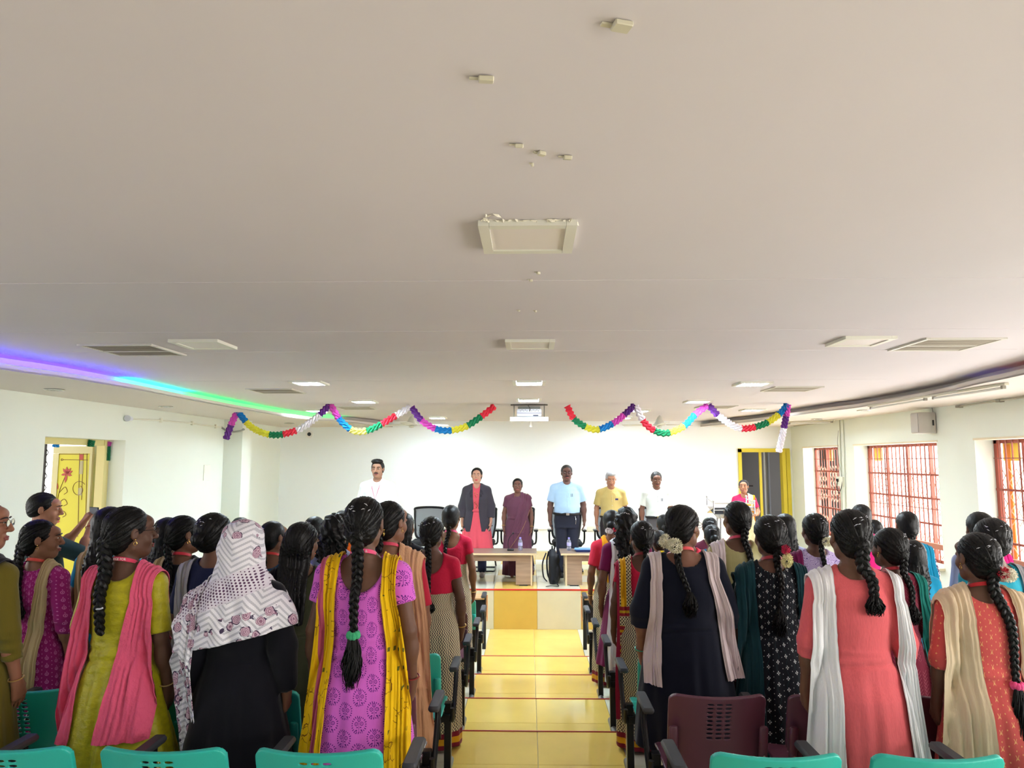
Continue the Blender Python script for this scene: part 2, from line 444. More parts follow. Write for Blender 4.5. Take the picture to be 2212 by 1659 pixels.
FACE = {}
def face_parts(root, H, skin, moust=False, brow=(25,18,16), lips=(150,80,78), glasses=None, bindi=False, near=False):
    """eyes, brows and lips as small meshes on the head"""
    hm = lambda P: [tuple(H(p)) for p in P]
    for sd in (-1, 1):
        e = MB().ball((0,0,0), (.0115,.0075,.0042), 10, 8)
        e.V = hm([(sd*.030+x, .0885+y, 1.4975+z) for x, y, z in e.V]); eo = e.build('eye', plain('eye_white', (225,218,210), rough=.25), root, True)
        p = MB().ball((0,0,0), (.0052,.0032,.0043), 8, 6); p.V = hm([(sd*.030+x, .0950+y, 1.4975+z) for x, y, z in p.V])
        p.build('iris', plain('iris', (22,14,12), rough=.2), eo, True)
        b = MB().tube([(sd*.012,.1000,1.515),(sd*.026,.1005,1.5195),(sd*.040,.094,1.5185),(sd*.050,.082,1.5125)], [.0024,.0036,.003,.0014], 6)
        b.V = hm(b.V); b.build('eyebrow', plain('brow', brow), root, True)
    l = MB().tube([(-.023,.093,1.4275),(-.012,.0995,1.431),(0,.1015,1.4295),(.012,.0995,1.431),(.023,.093,1.4275)], [.0015,.004,.0045,.004,.0015], 6)
    l.tube([(-.021,.093,1.4245),(-.010,.0985,1.4205),(0,.1000,1.4195),(.010,.0985,1.4205),(.021,.093,1.4245)], [.0015,.0045,.005,.0045,.0015], 6)
    l.V = hm(l.V); l.build('lips', plain('lips%s' % (lips,), lips), root, True)
    if moust:
        m = MB().tube([(-.030,.088,1.434),(-.016,.1005,1.4415),(0,.1055,1.4425),(.016,.1005,1.4415),(.030,.088,1.434)], [.002,.0062,.006,.0062,.002], 6)
        m.V = hm(m.V); m.build('moustache', plain('brow', brow), root, True)
    if bindi:
        m = MB().ball((0,0,0), (.004,.002,.004), 8, 6); m.V = hm([(x, .0985+y, 1.523+z) for x, y, z in m.V]); m.build('bindi', plain('bindi', (150,20,30)), root, True)
def glasses(root, H, col=(60,50,50)):
    g = MB()
    for sd in (-1, 1):
        g.tube([(sd*.032+.022*math.cos(a), .108, 1.494+.016*math.sin(a)) for a in np.linspace(0, 2*PI, 17)[:-1]], .0014, 5, closed=True)
        g.tube([(sd*.054,.106,1.499),(sd*.074,.06,1.5),(sd*.082,.0,1.498),(sd*.082,-.02,1.485)], .0015, 5)
    g.tube([(-.01,.109,1.496),(0,.111,1.499),(.01,.109,1.496)], .0014, 5)
    g.V = [tuple(H(p)) for p in g.V]
    o = g.build('spectacles', plain('spec%s' % (col,), col, metal=.6, rough=.3), root, True)
    for sd in (-1, 1):
        l = MB().lathe([(.0215,0),(.0215,.001)], n=16); l.V = [tuple(H((sd*.032+x, .108+z, 1.494+y*.73))) for x, y, z in l.V]
        l.build('lens', plain('lens_glass', (240,245,250), rough=.02, trans=1.0, ior=1.05), o, True)

# ---------------- clothes
def folds(seed, n=9, amp=.006, ztop=.95, zbot=.3, low=.0):
    r = np.random.default_rng(seed); ph = r.uniform(0, 6.28, 5)
    def fn(phi, z):
        t = np.clip((ztop-z)/(ztop-zbot), 0, 1)
        a = amp*(.05 + t)
        w = np.sin(n*phi+ph[0]+1.2*np.sin(z*5+ph[1])) + .6*np.sin((n*1.7//1)*phi+ph[2]+z*3) + .35*np.sin((n*2+1)*phi+ph[3]-z*4)
        u = np.sin(z*38+ph[4]+2.2*np.sin(phi*2+ph[0]))*np.exp(-((z-.97)/.10)**2)*.0035
        return (a*w + u).astype(np.float32)
    return fn
class Garb: pass
def garment(key, mat, sex='f', bulk=0, belly=0, arms='down', hem=.36, flare=.24, sleeve=.55, neck=(.10,.055), back=None, infl=.013, near=False, fold=(9,.007),
            top=1.345, bottom=None, slim=0, puff=0, front_open=False, name='kurta', only=None, dec=None, waist=None, inner=None, depthf=.72, shoulder_r=.045, sleeve_r=1.0):
    """one upper garment or dress: torso shell, skirt and sleeves, neckline cut out"""
    h = .0095 if near else .0135
    tt = torso(sex, bulk, belly)
    zb = hem if bottom is None else bottom
    f = Field((-.42-bulk, -.30-bulk, zb-.03), (.42+bulk, .34+bulk if arms != 'phone' else .5, 1.42), h)
    tab = [t for t in tt if t[0] > max(.86, zb)]
    if zb < .86:
        a8, b8 = (.176+bulk-slim, .122+bulk) if sex == 'f' else (.170+bulk, .118+bulk)
        tab += [(.80, a8, b8+.004, -.014), (zb, max(a8, flare+bulk*.8), max(b8, flare*depthf+bulk*.6), -.01)]
        if zb < .5: tab += [(.6, (a8*.55+max(a8,flare+bulk*.8)*.45), (b8*.55+max(b8,flare*depthf+bulk*.6)*.45), -.012)]
    else: tab += [(zb, np.interp(zb, [t[0] for t in sorted(tt)], [t[1] for t in sorted(tt)])+.004, np.interp(zb, [t[0] for t in sorted(tt)], [t[2] for t in sorted(tt)])+.004, np.interp(zb, [t[0] for t in sorted(tt)], [t[3] for t in sorted(tt)]))]
    f.prof(tab, .02, folds(sum(ord(c)*(i+1) for i, c in enumerate(str(key))) % 9999, fold[0], fold[1], .98, zb) if fold else None, infl)
    J = skel(sex, bulk, arms); ra = (1.12 if sex == 'm' else 1.0) + bulk*6
    for sd in (-1, 1):
        sh, el, wr, hd = J[sd]
        if not waist: f.cap((sd*.03, -.012, 1.325), sh+np.array([0,0,.002]), .034+infl, .041*ra+infl+puff*.5, .025)
        r0, r1, r2 = .041*ra+infl+puff, .033*ra+infl*1.25+puff*.6, .0215*ra+infl*1.1
        r1 *= sleeve_r; r2 *= sleeve_r
        if sleeve <= 0: continue
        if sleeve <= 1:
            e = sh + (el-sh)*sleeve; f.cap(sh, e, r0, r0+(r1-r0)*sleeve, .02, end=0.0)
        else:
            f.cap(sh, el, r0, r1, .02); t = sleeve-1; e = el+(wr-el)*t; f.cap(el, e, r1, r1+(r2-r1)*t, .014, end=0.0)
    if waist:
        f.d = np.maximum(f.d, (f.ax[2]-waist)[None,None,:])
    nw, nd = neck
    bz = back if back is not None else nd
    f.ell((0, -.16, 1.36), (nw, .19, bz), .006, 'cut'); f.ell((0, .16, 1.365), (nw*.95, .20, nd+.02), .006, 'cut')
    f.cap((0,-.014,1.30), (0,-.014,1.5), nw*.62, nw*.62, .004, 'cut')
    if front_open:
        f.prof([(zb-.02, .075, .3, .32), (.95, .045, .3, .32), (1.05, .035, .3, .32), (1.34, .05, .3, .32)], 0) if False else None
        def wedge(x, y, z):
            w = np.interp(z, [zb, .85, 1.0, 1.15, 1.33], [.085, .055, .035, .045, .055]).astype(np.float32)
            return np.maximum(np.abs(x)-w, .02-y)
        f.put(wedge, (-.1, .0, zb-.02), (.1, .35, 1.4), 0, 'cut')
    dz = random.Random(str(key)).uniform(0, 6)
    def disp(V):
        if not near: return 0
        n = np.zeros_like(V); u = np.sin(V[:,2]*26+dz+3*np.sin(V[:,0]*9+dz)+V[:,0]*14)*np.exp(-((V[:,2]-.98)/.11)**2)
        zz = V[:,2]+.010*np.sin(V[:,0]*11+dz)+.12*V[:,0]**2
        rd = .008*np.exp(-((zz-.962)/.011)**2) - .007*np.exp(-((zz-.936)/.009)**2) + .005*np.exp(-((zz-1.0-.02*np.sin(V[:,0]*8+dz))/.008)**2)
        lp = .0025*np.sin(V[:,0]*46+V[:,2]*13+dz)*np.clip((.8-V[:,2])*2.2,0,1) + .0022*np.sin(V[:,0]*30*np.sign(V[:,0])+V[:,2]*34+dz)*np.clip((V[:,2]-1.02)*6,0,1)
        n[:,1] = -(.0045*u + (rd if name in ('kurta','sari') else 0) + lp)*np.sign(-V[:,1]+.0001)
        return n
    me = f.mesh(name, mat, dec or (.55 if near else .6), disp)
    G = Garb(); G.f = f; G.me = me; G.hem = zb; return G

def drape(G, mat, xs, front=1.0, w0=.075, w1=.14, x1=None, end=.55, pleat=.006, npl=4, off=.010, name='dupatta', near=False, xf=None, lo=1.22, wmid=None, thick=.004, seed=1, xcross=None, hemslope=0):
    """a strip laid over the shoulder at x=xs: rises from the chest (z=front), lies over the shoulder, falls down the back to z=end"""
    f = G.f; nu = 26 if near else 13; x1 = xs if x1 is None else x1; xf = xs if xf is None else xf
    r_ = np.random.default_rng(seed); wob = r_.uniform(0, 6, 4)
    segs = []   # (mode, value, progress)
    nf = max(3, int((lo-front)/.04)); nb = max(6, int((lo-end)/(.025 if near else .045)))
    for i in range(nf): segs.append(('f', front+(lo-front)*i/nf, i/nf))
    for i in range(19 if near else 11): segs.append(('a', PI*i/(18 if near else 10), 1))
    for i in range(1, nb+1): segs.append(('b', lo-(lo-end)*i/nb, i/nb))
    U = np.linspace(-.5, .5, nu); rows = []; prevy = None
    T = np.arange(.46, .0, -.006)
    for (m, v, p) in segs:
        if m == 'f': xc = xf+(xs-xf)*p; w = w0*1.3; D = (0, 1, 0); c0 = (0, v)
        elif m == 'a': xc = xs; w = w0*1.3; D = (0, math.cos(v), math.sin(v)); c0 = (0, lo)
        else:
            q = p**.8; xc = xs + (x1-xs)*q + .006*math.sin(7*p+wob[1]); w = w0+(w1-w0)*q; D = (0, -1, 0); c0 = (0, v)
        if m == 'a': w = w0*(1.25-.25*abs(math.cos(v)))
        xx = xc + U*w
        zoff = hemslope*U*(p if m == 'b' else 0)
        P = np.zeros((nu, len(T), 3)); P[:,:,0] = xx[:,None]; P[:,:,1] = T[None,:]*D[1]; P[:,:,2] = c0[1] + (T[None,:]*D[2] if D[2] else 0)
        S = f.sample(P); hit = S < off; inb = (P[:,:,2] < f.lo[2]+f.h*f.n[2]) & (P[:,:,2] > f.lo[2])
        hit &= inb; anyh = hit.any(1); k = hit.argmax(1); t = np.where(anyh, T[k], np.nan)
        if m == 'a':
            mn = np.nanmin(t) if anyh.any() else .1; t = np.where(np.isnan(t), max(.06, mn*.8), t)
        else:
            t = np.where(np.isnan(t), .07, t)
        t = np.convolve(np.pad(t, 2, mode='edge'), [.1,.2,.4,.2,.1], 'valid')
        if m == 'b':
            if prevy is not None: t = np.maximum(t, prevy-.010)
            prevy = t
        pa = pleat*(1.0 if m != 'b' else 1+.9*p)
        Uw = U + .05*np.sin(U*11+wob[1]) + .07*np.sin(U*5.3+wob[0]+(p*2 if m == 'b' else 0)); ph = Uw*2*PI*npl*(1+.15*math.sin(wob[2])) + wob[3] + (.9*math.sin(p*4+wob[0]) if m == 'b' else 0)
        am = .55+.45*np.sin(U*7+wob[2]*2); t = t + pa*(np.sin(ph)*am+1) + .35*pa*np.sin(ph*2.3+1) + (.004*p*math.sin(p*9+wob[3])*np.sin(U*4+wob[1]) if m == 'b' else 0)
        R = np.zeros((nu, 3)); R[:,0] = xx; R[:,1] = t*D[1]; R[:,2] = c0[1] + t*D[2] + zoff
        rows.append(R)
    V = np.array(rows); m_, n_ = V.shape[:2]; V = V.reshape(-1, 3)
    # second skin for thickness
    V = V.reshape(m_, n_, 3); nrm = np.cross(np.gradient(V, axis=0), np.gradient(V, axis=1)); nrm /= np.linalg.norm(nrm, axis=2, keepdims=True)+1e-9
    B = V - nrm*thick; VV = np.concatenate([V.reshape(-1,3), B.reshape(-1,3)]); Fc = []
    M = m_*n_
    idx = np.arange(M).reshape(m_, n_)
    a, b, c, d = idx[:-1,:-1].ravel(), idx[:-1,1:].ravel(), idx[1:,1:].ravel(), idx[1:,:-1].ravel()
    q1 = np.stack([a,b,c,d],1); q2 = np.stack([d,c,b,a],1)+M
    def edge(l): l = np.array(l); return np.stack([l[:-1], l[:-1]+M, l[1:]+M, l[1:]], 1)
    Q = np.concatenate([q1, q2, edge(idx[:,0]), edge(idx[::-1,-1]), edge(idx[-1,:]), edge(idx[0,::-1])])
    return mesh_np(name, VV, Q, mat)

# ---------------- hair
def strand_grooves(H, tie, amp=.0022, n=46):
    c0 = np.array([0,-.02,1.51]); tl = np.array(tie)
    ax = tl-c0; ax /= np.linalg.norm(ax); e1 = np.cross(ax, [1,0,0]); e1 /= np.linalg.norm(e1); e2 = np.cross(ax, e1)
    def disp(V):
        L = H.inv(V); D = L-c0; r = np.linalg.norm(D, axis=1, keepdims=True)+1e-6
        phi = np.arctan2(D@e2, D@e1); a = np.sin(phi*n+2*np.sin(phi*7)) + .5*np.sin(phi*n*2.1+1) + .7*np.sin(phi*n*.37)
        return (V-H.many(c0[None]))/r * (amp*a)[:,None]
    return disp
def hair_cap(H, tie, style, vol=0, near=False, mat=None, extra=None, dec=None, male=False):
    h = .0052 if near else .008
    lo = (-.17,-.25,1.0 if style in ('long','curly') else 1.26); f = Field(lo, (.17,.17,1.66), h) if style != 'long' else Field((-.18,-.27,.86), (.18,.17,1.66), h)
    R = H.R
    f.ell(H((0,-.022,1.522)), (.084+vol,.099+vol,.088+vol*.6), .02, R=R)
    if not male:
        f.ell(H((0,-.055,1.462)), (.072+vol*.6,.060+vol,.072), .03, R=R)
    else: f.ell(H((0,-.050,1.475)), (.073,.058,.062), .03, R=R)
    # keep clear of the face and the ears
    f.ell(H((0,.150,1.452)), (.115,.110,.102), .012, 'cut', R=R)
    if not male: f.ell(H((0,.108,1.52)), (.056,.030,.055), .03, 'cut', R=R)
    for sd in (-1, 1):
        if style not in ('long','curly'): f.ell(H((sd*.092,.012,1.468)), (.028,.030,.040), .008, 'cut', R=R)
        f.ell(H((sd*.085,.055,1.44)), (.035,.050,.060), .01, 'cut', R=R)
    if male: f.ell(H((0,.0,1.385)), (.12,.12,.052), .02, 'cut', R=R)
    if extra: extra(f, H)
    return f
def tubes_me(name, lines, r, mat, n=3, taper=.25):
    V = []; F = []; o = 0
    for L in lines:
        L = np.asarray(L, float); m = len(L); T = np.gradient(L, axis=0); T /= np.linalg.norm(T, axis=1, keepdims=True)+1e-9
        A = np.cross(T, [.3,.2,.93]); A /= np.linalg.norm(A, axis=1, keepdims=True)+1e-9; B = np.cross(T, A)
        rr = r*np.interp(np.linspace(0,1,m), [0,.15,.7,1], [.6,1,1,taper])
        for k in range(n):
            q = 2*PI*k/n; V.append(L + A*(math.cos(q)*rr)[:,None] + B*(math.sin(q)*rr)[:,None])
        i = np.arange(m-1)
        for k in range(n):
            k2 = (k+1) % n; F.append(np.stack([o+k*m+i, o+k2*m+i, o+k2*m+i+1, o+k*m+i+1], 1))
        o += n*m
    return mesh_np(name, np.concatenate(V), np.concatenate(F), mat)
def over_strands(f, H, tie, cnt, seed, mat, r=.0007, lift=.0012):
    """single hairs combed from the hairline to the tie, lying on the cap"""
    g = np.random.default_rng(seed); c0 = np.array([0,-.02,1.51]); lines = []; tie = np.array(tie, float)
    te = tie-c0; te /= np.linalg.norm(te); Tr = np.arange(.15, .03, -.003)
    for i in range(cnt):
        a = g.uniform(-1.25, 1.25); e = g.uniform(.15, 1.5)
        s = np.array([math.sin(a)*math.cos(e*.6), math.cos(a)*.9, math.sin(e)]); s /= np.linalg.norm(s)
        m = 9; tt = np.linspace(0, .96, m)[:,None]; om = math.acos(np.clip(s@te, -1, 1))
        D = (np.sin((1-tt)*om)*s + np.sin(tt*om)*te)/max(math.sin(om), .05)
        D += np.cross(s, te)*np.sin(tt*PI)*g.uniform(-.06,.06); D /= np.linalg.norm(D, axis=1, keepdims=True)
        P = c0 + D[:,None,:]*Tr[None,:,None]; S = f.sample(H.many(P.reshape(-1,3)).reshape(m, -1, 3)); hit = S < lift
        ok = hit.any(1); t = Tr[hit.argmax(1)]
        if ok.sum() < 5: continue
        L = H.many((c0 + D*t[:,None])[ok]); lines.append(L)
    return tubes_me('hair_strands', lines, r, mat) if lines else None
def braid_mesh(path, r0, r1, pitch=.055, mat=None, near=False):
    """three strands plaited along a path"""
    path = np.asarray(path, float); seg = np.linalg.norm(np.diff(path, axis=0), axis=1); s = np.concatenate([[0], np.cumsum(seg)]); L = s[-1]
    m = int(L/(.006 if near else .010))+3; ss = np.linspace(0, L, m); C = np.stack([np.interp(ss, s, path[:,i]) for i in range(3)], 1)
    for _ in range(6): C[1:-1] = (C[:-2]+2*C[1:-1]+C[2:])/4
    T = np.gradient(C, axis=0); T /= np.linalg.norm(T, axis=1, keepdims=True); A = np.cross(T, [0,1,0]); A /= np.linalg.norm(A, axis=1, keepdims=True); Bn = np.cross(T, A)
    R = np.interp(ss, [0, L], [r0, r1]); mb = MB()
    for k in range(3):
        ph = 2*PI*ss/(pitch*R/r0*1.0+.0001)*.5 if False else 2*PI*ss/(pitch*1.6) + 2*PI*k/3
        P = C + A*(np.sin(ph)*R*.62)[:,None] + Bn*(np.sin(2*ph)*R*.30)[:,None]
        mb.tube(P, list(R*.56*(1+.12*np.sin(ph*1.0))), 8 if near else 6)
    return mb.me('braid', mat, True)
def tail_lines(p, n, L, w, seed, curl=.01, d=(0,-.05,-1), w0=.012):
    g = np.random.default_rng(seed); out = []; d = np.array(d, float); d /= np.linalg.norm(d)
    for i in range(n):
        a = g.uniform(0, 2*PI); q = math.sqrt(g.uniform(0,1)); x, y = math.cos(a)*q, math.sin(a)*q; l = L*g.uniform(.7, 1.0); m = 10; t = np.linspace(0, 1, m)
        wid = w0+(w-w0)*np.sin(np.minimum(t*1.25,1)*PI/2)*(1-.55*np.maximum(t-.6,0)/.4)
        P = np.array(p) + d*(t*l)[:,None]; ph = g.uniform(0, 6)
        P[:,0] += x*wid + curl*np.sin(t*9+ph)*t; P[:,1] += y*wid*.6 - .004 + curl*.6*np.cos(t*8+ph)*t
        out.append(P)
    return out
def curve3(pts, n=24):
    pts = np.array(pts, float); out = []
    P = np.vstack([2*pts[0]-pts[1], pts, 2*pts[-1]-pts[-2]])
    for i in range(1, len(P)-2):
        for t in np.linspace(0, 1, n, endpoint=False):
            a, b, c, d = P[i-1], P[i], P[i+1], P[i+2]
            out.append(.5*((2*b)+(-a+c)*t+(2*a-5*b+4*c-d)*t*t+(-a+3*b-3*c+d)*t**3))
    out.append(pts[-1]); return np.array(out)
HAIR = material('black_hair', (9,8,9), rough=.44, spec=.32, bump=(60, (1,1,.25), .25))
HAIRG = material('grey_hair', (176,176,176), rough=.6, bump=(60, (1,1,.4), .5))
HAIRD = material('dark_grey_hair', (52,48,47), rough=.5, bump=(60, (1,1,.4), .5))
def flowers(c, r, n, seed, mat, name='jasmine_flowers'):
    g = np.random.default_rng(seed); mb = MB()
    for i in range(n):
        a = g.uniform(0, 2*PI); z = g.uniform(-1, 1); q = math.sqrt(1-z*z); d = np.array([q*math.cos(a), q*math.sin(a), z]); p = np.array(c)+d*np.array(r)*g.uniform(.75,1.0)
        u = np.cross(d, [0,0,1.0]); u /= np.linalg.norm(u)+1e-6; v = np.cross(d, u); s = .0105*g.uniform(.8, 1.3); V = [tuple(p+d*.002)]; F = []
        for k in range(5):
            b = 2*PI*k/5+a
            for (da, rr, up) in ((-.35,.6,.005),(0,1.0,.009),(.35,.6,.005)):
                V.append(tuple(p + (u*math.cos(b+da)+v*math.sin(b+da))*s*rr*1.25 + d*up*1.3))
            o = 1+k*3; F += [(0,o,o+1),(0,o+1,o+2)]
        mb.add(V, F); mb.ball(tuple(p), s*.22, 5, 4)
    return mb.me(name, mat)
def back_y(G, x, z, off):
    T = np.arange(.36, .0, -.004); P = np.stack([np.full_like(T, x), -T, np.full_like(T, z)], 1)
    S = G.f.sample(P) if G else np.full(len(T), 1.0); k = np.where(S < 0)[0]
    t = T[k[0]] if len(k) else .075
    if z > 1.33: t = max(t*0+.06, .06) if not len(k) else t
    return -(t+off)
def person(label, X, Y, Z0, H, rot=0, sex='f', yaw=0, pitch=0, roll=0, bulk=0, belly=0, arms='down', near=False, skin=(112,76,58), g=None, drapes=(), hair='braid',
           hl=None, hx=(0,0), hr=.021, tie=None, clip=False, flower=None, lanyard=None, face=None, extras=None, trousers=(40,38,42), earring=False, group='people standing in the rows of chairs', vol=0.0, tieband=None, tail=.2, hw=.09, bangle=None, tint=None, lantext=None):
    s = H/1.6
    root = empty('person', (X, Y, Z0), rot, label, 'person', group, s)
    sk = plain('skin%s' % (skin,), skin, rough=.5, spec=.35, bump=(35, (1,1,1), .12))
    b = link('body', body_mesh(sex, yaw, pitch, bulk, belly, arms, near, roll), root); b.material_slots[0].link = 'OBJECT'; b.material_slots[0].material = sk
    Hd = Head(yaw, pitch, roll)
    G = None
    for i, k in enumerate(g or []):
        k = dict(k); nm = k.pop('name', 'kurta'); mt = k.pop('mat'); k.setdefault('near', near)
        gg = garment(label+nm, mt, sex=sex, bulk=bulk, belly=belly, arms=arms, name=nm, **k)
        link(nm, gg.me, root)
        if G is None or not k.get('inner'): G = gg if G is None or k.get('hem', 1) < 2 and i == 0 else G
    if trousers: link('trousers', legs_mesh(sex, bulk, belly), root).material_slots[0].link = 'OBJECT'; root.children[-1].material_slots[0].material = cloth('trs%s' % (trousers,), trousers)
    for d in drapes:
        d = dict(d); nm = d.pop('name', 'dupatta'); mt = d.pop('mat')
        link(nm, drape(G, mt, near=near, name=nm, **d), root)
    hm = HAIR if tint is None else tint
    t0 = tie or ((0,-.108,1.452) if hair in ('braid','pony') else (0,-.105,1.44))
    if hair:
        male = hair in ('short',)
        def ex(f, Hh):
            if hair in ('braid','pony'):
                f.cap(Hh((0,-.07,1.47)), Hh(t0), .040, .021, .03)
            if hair == 'bun':
                f.ell(Hh((0,-.120,1.47)), (.045,.035,.042), .01, R=Hh.R)
            if hair == 'short' and vol:
                f.ell(Hh((0,.035,1.592)), (.078,.072,.034), .02, R=Hh.R)
        f = hair_cap(Hd, t0, hair, 0 if male else vol, near, extra=ex, male=male)
        if hair in ('long','curly'):
            zb = hl or 1.05; z0 = 1.57; tb = []; xt = Hd((0,-.09,1.45))[0]; yt = Hd((0,-.07,1.45))[1]
            for z in list(np.linspace(zb, 1.36, 7)) + [1.42, 1.48, 1.53, z0]:
                q = max(0, (1.40-z)/(1.40-zb)); yb = back_y(G, xt*.5, min(z, 1.30), .020) if z < 1.35 else yt*.95
                if z >= 1.53: yb = yt*.7
                w = hw*(1-.38*q*q) if z < 1.45 else (hw*.92 if z < 1.5 else (.060 if z < 1.55 else .03))
                tb.append((z, w, .028 if z < 1.35 else (.045 if z < 1.5 else .028), yb, xt*(1-.5*q)+hx[1]*q))
            ys = [t[3] for t in tb]; ys = [ys[0]]+[(ys[i-1]+ys[i]+ys[i+1])/3 for i in range(1, len(ys)-1)]+[ys[-1]]; tb = [(t[0],t[1],t[2],y,t[4]) for t, y in zip(tb, ys)]
            fo = (lambda phi, z: (.004*np.sin(phi*19+z*5)+.003*np.sin(phi*31-z*8)).astype(np.float32)) if hair == 'long' else (lambda phi, z: (.010*np.sin(phi*9+z*60)*np.sin(z*95+phi*3)+.006*np.sin(phi*23)).astype(np.float32))
            f.prof(tb, .03, fo)
        if hair == 'curly': dsp = lambda V: .006*np.stack([np.sin(V[:,2]*120+V[:,0]*60), np.sin(V[:,0]*130+V[:,2]*40), np.sin(V[:,1]*120+V[:,0]*90)], 1)
        else: dsp = strand_grooves(Hd, t0, .0016 if near else .001)
        hm_ = f.mesh('hair', hm, .6 if near else .55, dsp); ho = link('hair', hm_, root)
        if near and hair != 'short':
            st = over_strands(f, Hd, t0 if hair != 'long' else (0,-.11,1.40), 380, len(label), hm)
            if st: tag(link('hair_strands', st, ho), kind='stuff')
            # wisps that stand off
            gq = np.random.default_rng(len(label)+3); L = []
            for i in range(26):
                a = gq.uniform(-2.6, 2.6); e = gq.uniform(-.3, 1.2); d = np.array([math.sin(a)*math.cos(e), -abs(math.cos(a))*math.cos(e)*.6, math.sin(e)]); c = np.array([0,-.03,1.51]) + d*.088
                m = np.linspace(0,1,7)[:,None]; L.append(Hd.many(c + d*m*gq.uniform(.006,.022) + np.array([gq.uniform(-.03,.03), -.02, -.035])*m*m))
            tag(link('hair_wisps', tubes_me('hair_wisps', L, .0005, hm), ho), kind='stuff')
        if hair == 'braid':
            ze = hl or 1.0; p0 = Hd(t0); pts = [Hd((0,-.092,1.475)), p0]
            for z in np.linspace(1.36, ze, 7):
                q = (1.36-z)/max(1.36-ze, .01); x = p0[0]*(1-q)*.7 + hx[0]*min(1, q*2)*(1-q) + hx[1]*q
                pts.append(np.array([x, back_y(G, x, min(z, 1.30), hr*.9), z]))
            for i in range(3, len(pts)): pts[i][1] = min(pts[i][1], pts[i-1][1]+.012)
            path = curve3(pts, 8); link('braid', braid_mesh(path, hr*1.12, hr*.62, mat=hm, near=near), ho)
            e = path[-1]
            if tail > 0:
                if near: tag(link('hair_tail', tubes_me('hair_tail', tail_lines(e+np.array([0,-.004,.015]), 150, tail, .042, len(label), .011, (0,-.02,-1)), .0034, hm), ho), kind='stuff')
                else:
                    tb = MB().tube([e+np.array([0,0,.02]), e+np.array([.004,-.004,-tail*.3]), e+np.array([0,-.004,-tail*.7]), e+np.array([.004,-.002,-tail])], [hr*.6, hr*.95, hr*.7, hr*.1], 7); tb.build('hair_tail', hm, ho, True)
            if tieband:
                bnd = MB(); c = e + np.array([0,-.002,.004])
                for k in range(10):
                    a = 2*PI*k/10; bnd.ball((c[0]+.019*math.cos(a), c[1]+.017*math.sin(a), c[2]+.003*math.sin(k*2.3)), (.013,.013,.017), 8, 6)
                bnd.build('hair_tie', cloth('tie%s' % (tieband,), tieband), ho, True)
        if clip:
            cp = MB(); c0 = np.array([0,-.02,1.515]); gq = np.random.default_rng(len(label))
            for i in range(7 if near else 5):
                az = -.55 + .18*i if clip == 'arc' else gq.uniform(-.7,.7); el = (.5+.05*math.sin(i)) if clip == 'arc' else gq.uniform(.3,.75)
                d = np.array([math.sin(az)*math.cos(el), -math.cos(az)*math.cos(el), math.sin(el)]); T = np.arange(.2,.05,-.002); S = f.sample(Hd.many(c0+d*T[:,None])); k = np.where(S < .002)[0]
                p = c0+d*(T[k[0]] if len(k) else .1); ax = np.cross(d, [0,0,1]); ax /= np.linalg.norm(ax); ax = ax + np.array([0,0,gq.uniform(-.7,.7)])
                q1, q2 = Hd(p-ax*.007), Hd(p+ax*.007); cp.tube([q1, Hd(p+d*.003), q2], .0010, 4); cp.ball(Hd(p+d*.003), .0024, 6, 5)
            tag(cp.build('hair_clip', plain('clip', (215,215,225), metal=.9, rough=.2), ho, True), kind='stuff')
        if flower:
            for (fx, fz, fr, col, n) in flower:
                fy = -.135; c = Hd((fx, fy if fz > 1.4 else fy+.0, fz))
                tag(link('jasmine_flowers' if col[1] > 100 else 'rose', flowers(c, fr, n, int(abs(fx)*1000)+n, plain('flw%s' % (col,), col, rough=.7)), ho), kind='stuff')
    if lanyard:
        ln = MB(); pts = [(.052*math.cos(a), -.020+.056*math.sin(a), 1.358-.022*math.sin(a) if math.sin(a) < 0 else 1.358-.012*math.sin(a)) for a in np.linspace(PI*1.02, PI*2-.06, 14)]
        pts = [(-.075,.075,1.27), (-.068,.03,1.325)] + pts + [(.068,.03,1.325), (.075,.075,1.27)]
        R = None
        V = []; F = []
        for i, p in enumerate(pts):
            d = np.array([p[0], p[1]+.02, 0]); d /= np.linalg.norm(d)+1e-6
            V += [tuple(np.array(p)+d*.004+np.array([0,0,.0085])), tuple(np.array(p)+d*.0085-np.array([0,0,.0085]))]
        V += [tuple(np.array(v)-np.array([v[0], v[1]+.02, 0])*.03) for v in V]; m = len(pts)
        for i in range(m-1):
            F += [(2*i,2*i+1,2*i+3,2*i+2), (2*m+2*i,2*m+2*i+2,2*m+2*i+3,2*m+2*i+1), (2*i,2*i+2,2*m+2*i+2,2*m+2*i), (2*i+1,2*m+2*i+1,2*m+2*i+3,2*i+3)]
        ly = MB().add(V, F).build('lanyard', plain('lany%s' % (lanyard,), lanyard, rough=.5), root, True)
        if lantext: small_text(lantext, .016, (0, -.0870, 1.373), (PI/2, 0, 0), plain('lany_text', (240,225,225)), ly, 'lanyard_lettering')
    if earring:
        for sd in (-1, 1):
            er = MB(); er.tube([Hd((sd*.088, -.004+.007*math.cos(a), 1.452-.007+.009*math.sin(a))) for a in np.linspace(0, 2*PI, 12)[:-1]], .0014, 5, closed=True); er.ball(Hd((sd*.088,-.004,1.462)), .0035, 6, 5)
            er.build('earring', plain('gold', (205,165,90), metal=1, rough=.25), root, True)
    if face is not None: face_parts(root, Hd, skin, **face)
    J = skel(sex, bulk, arms)
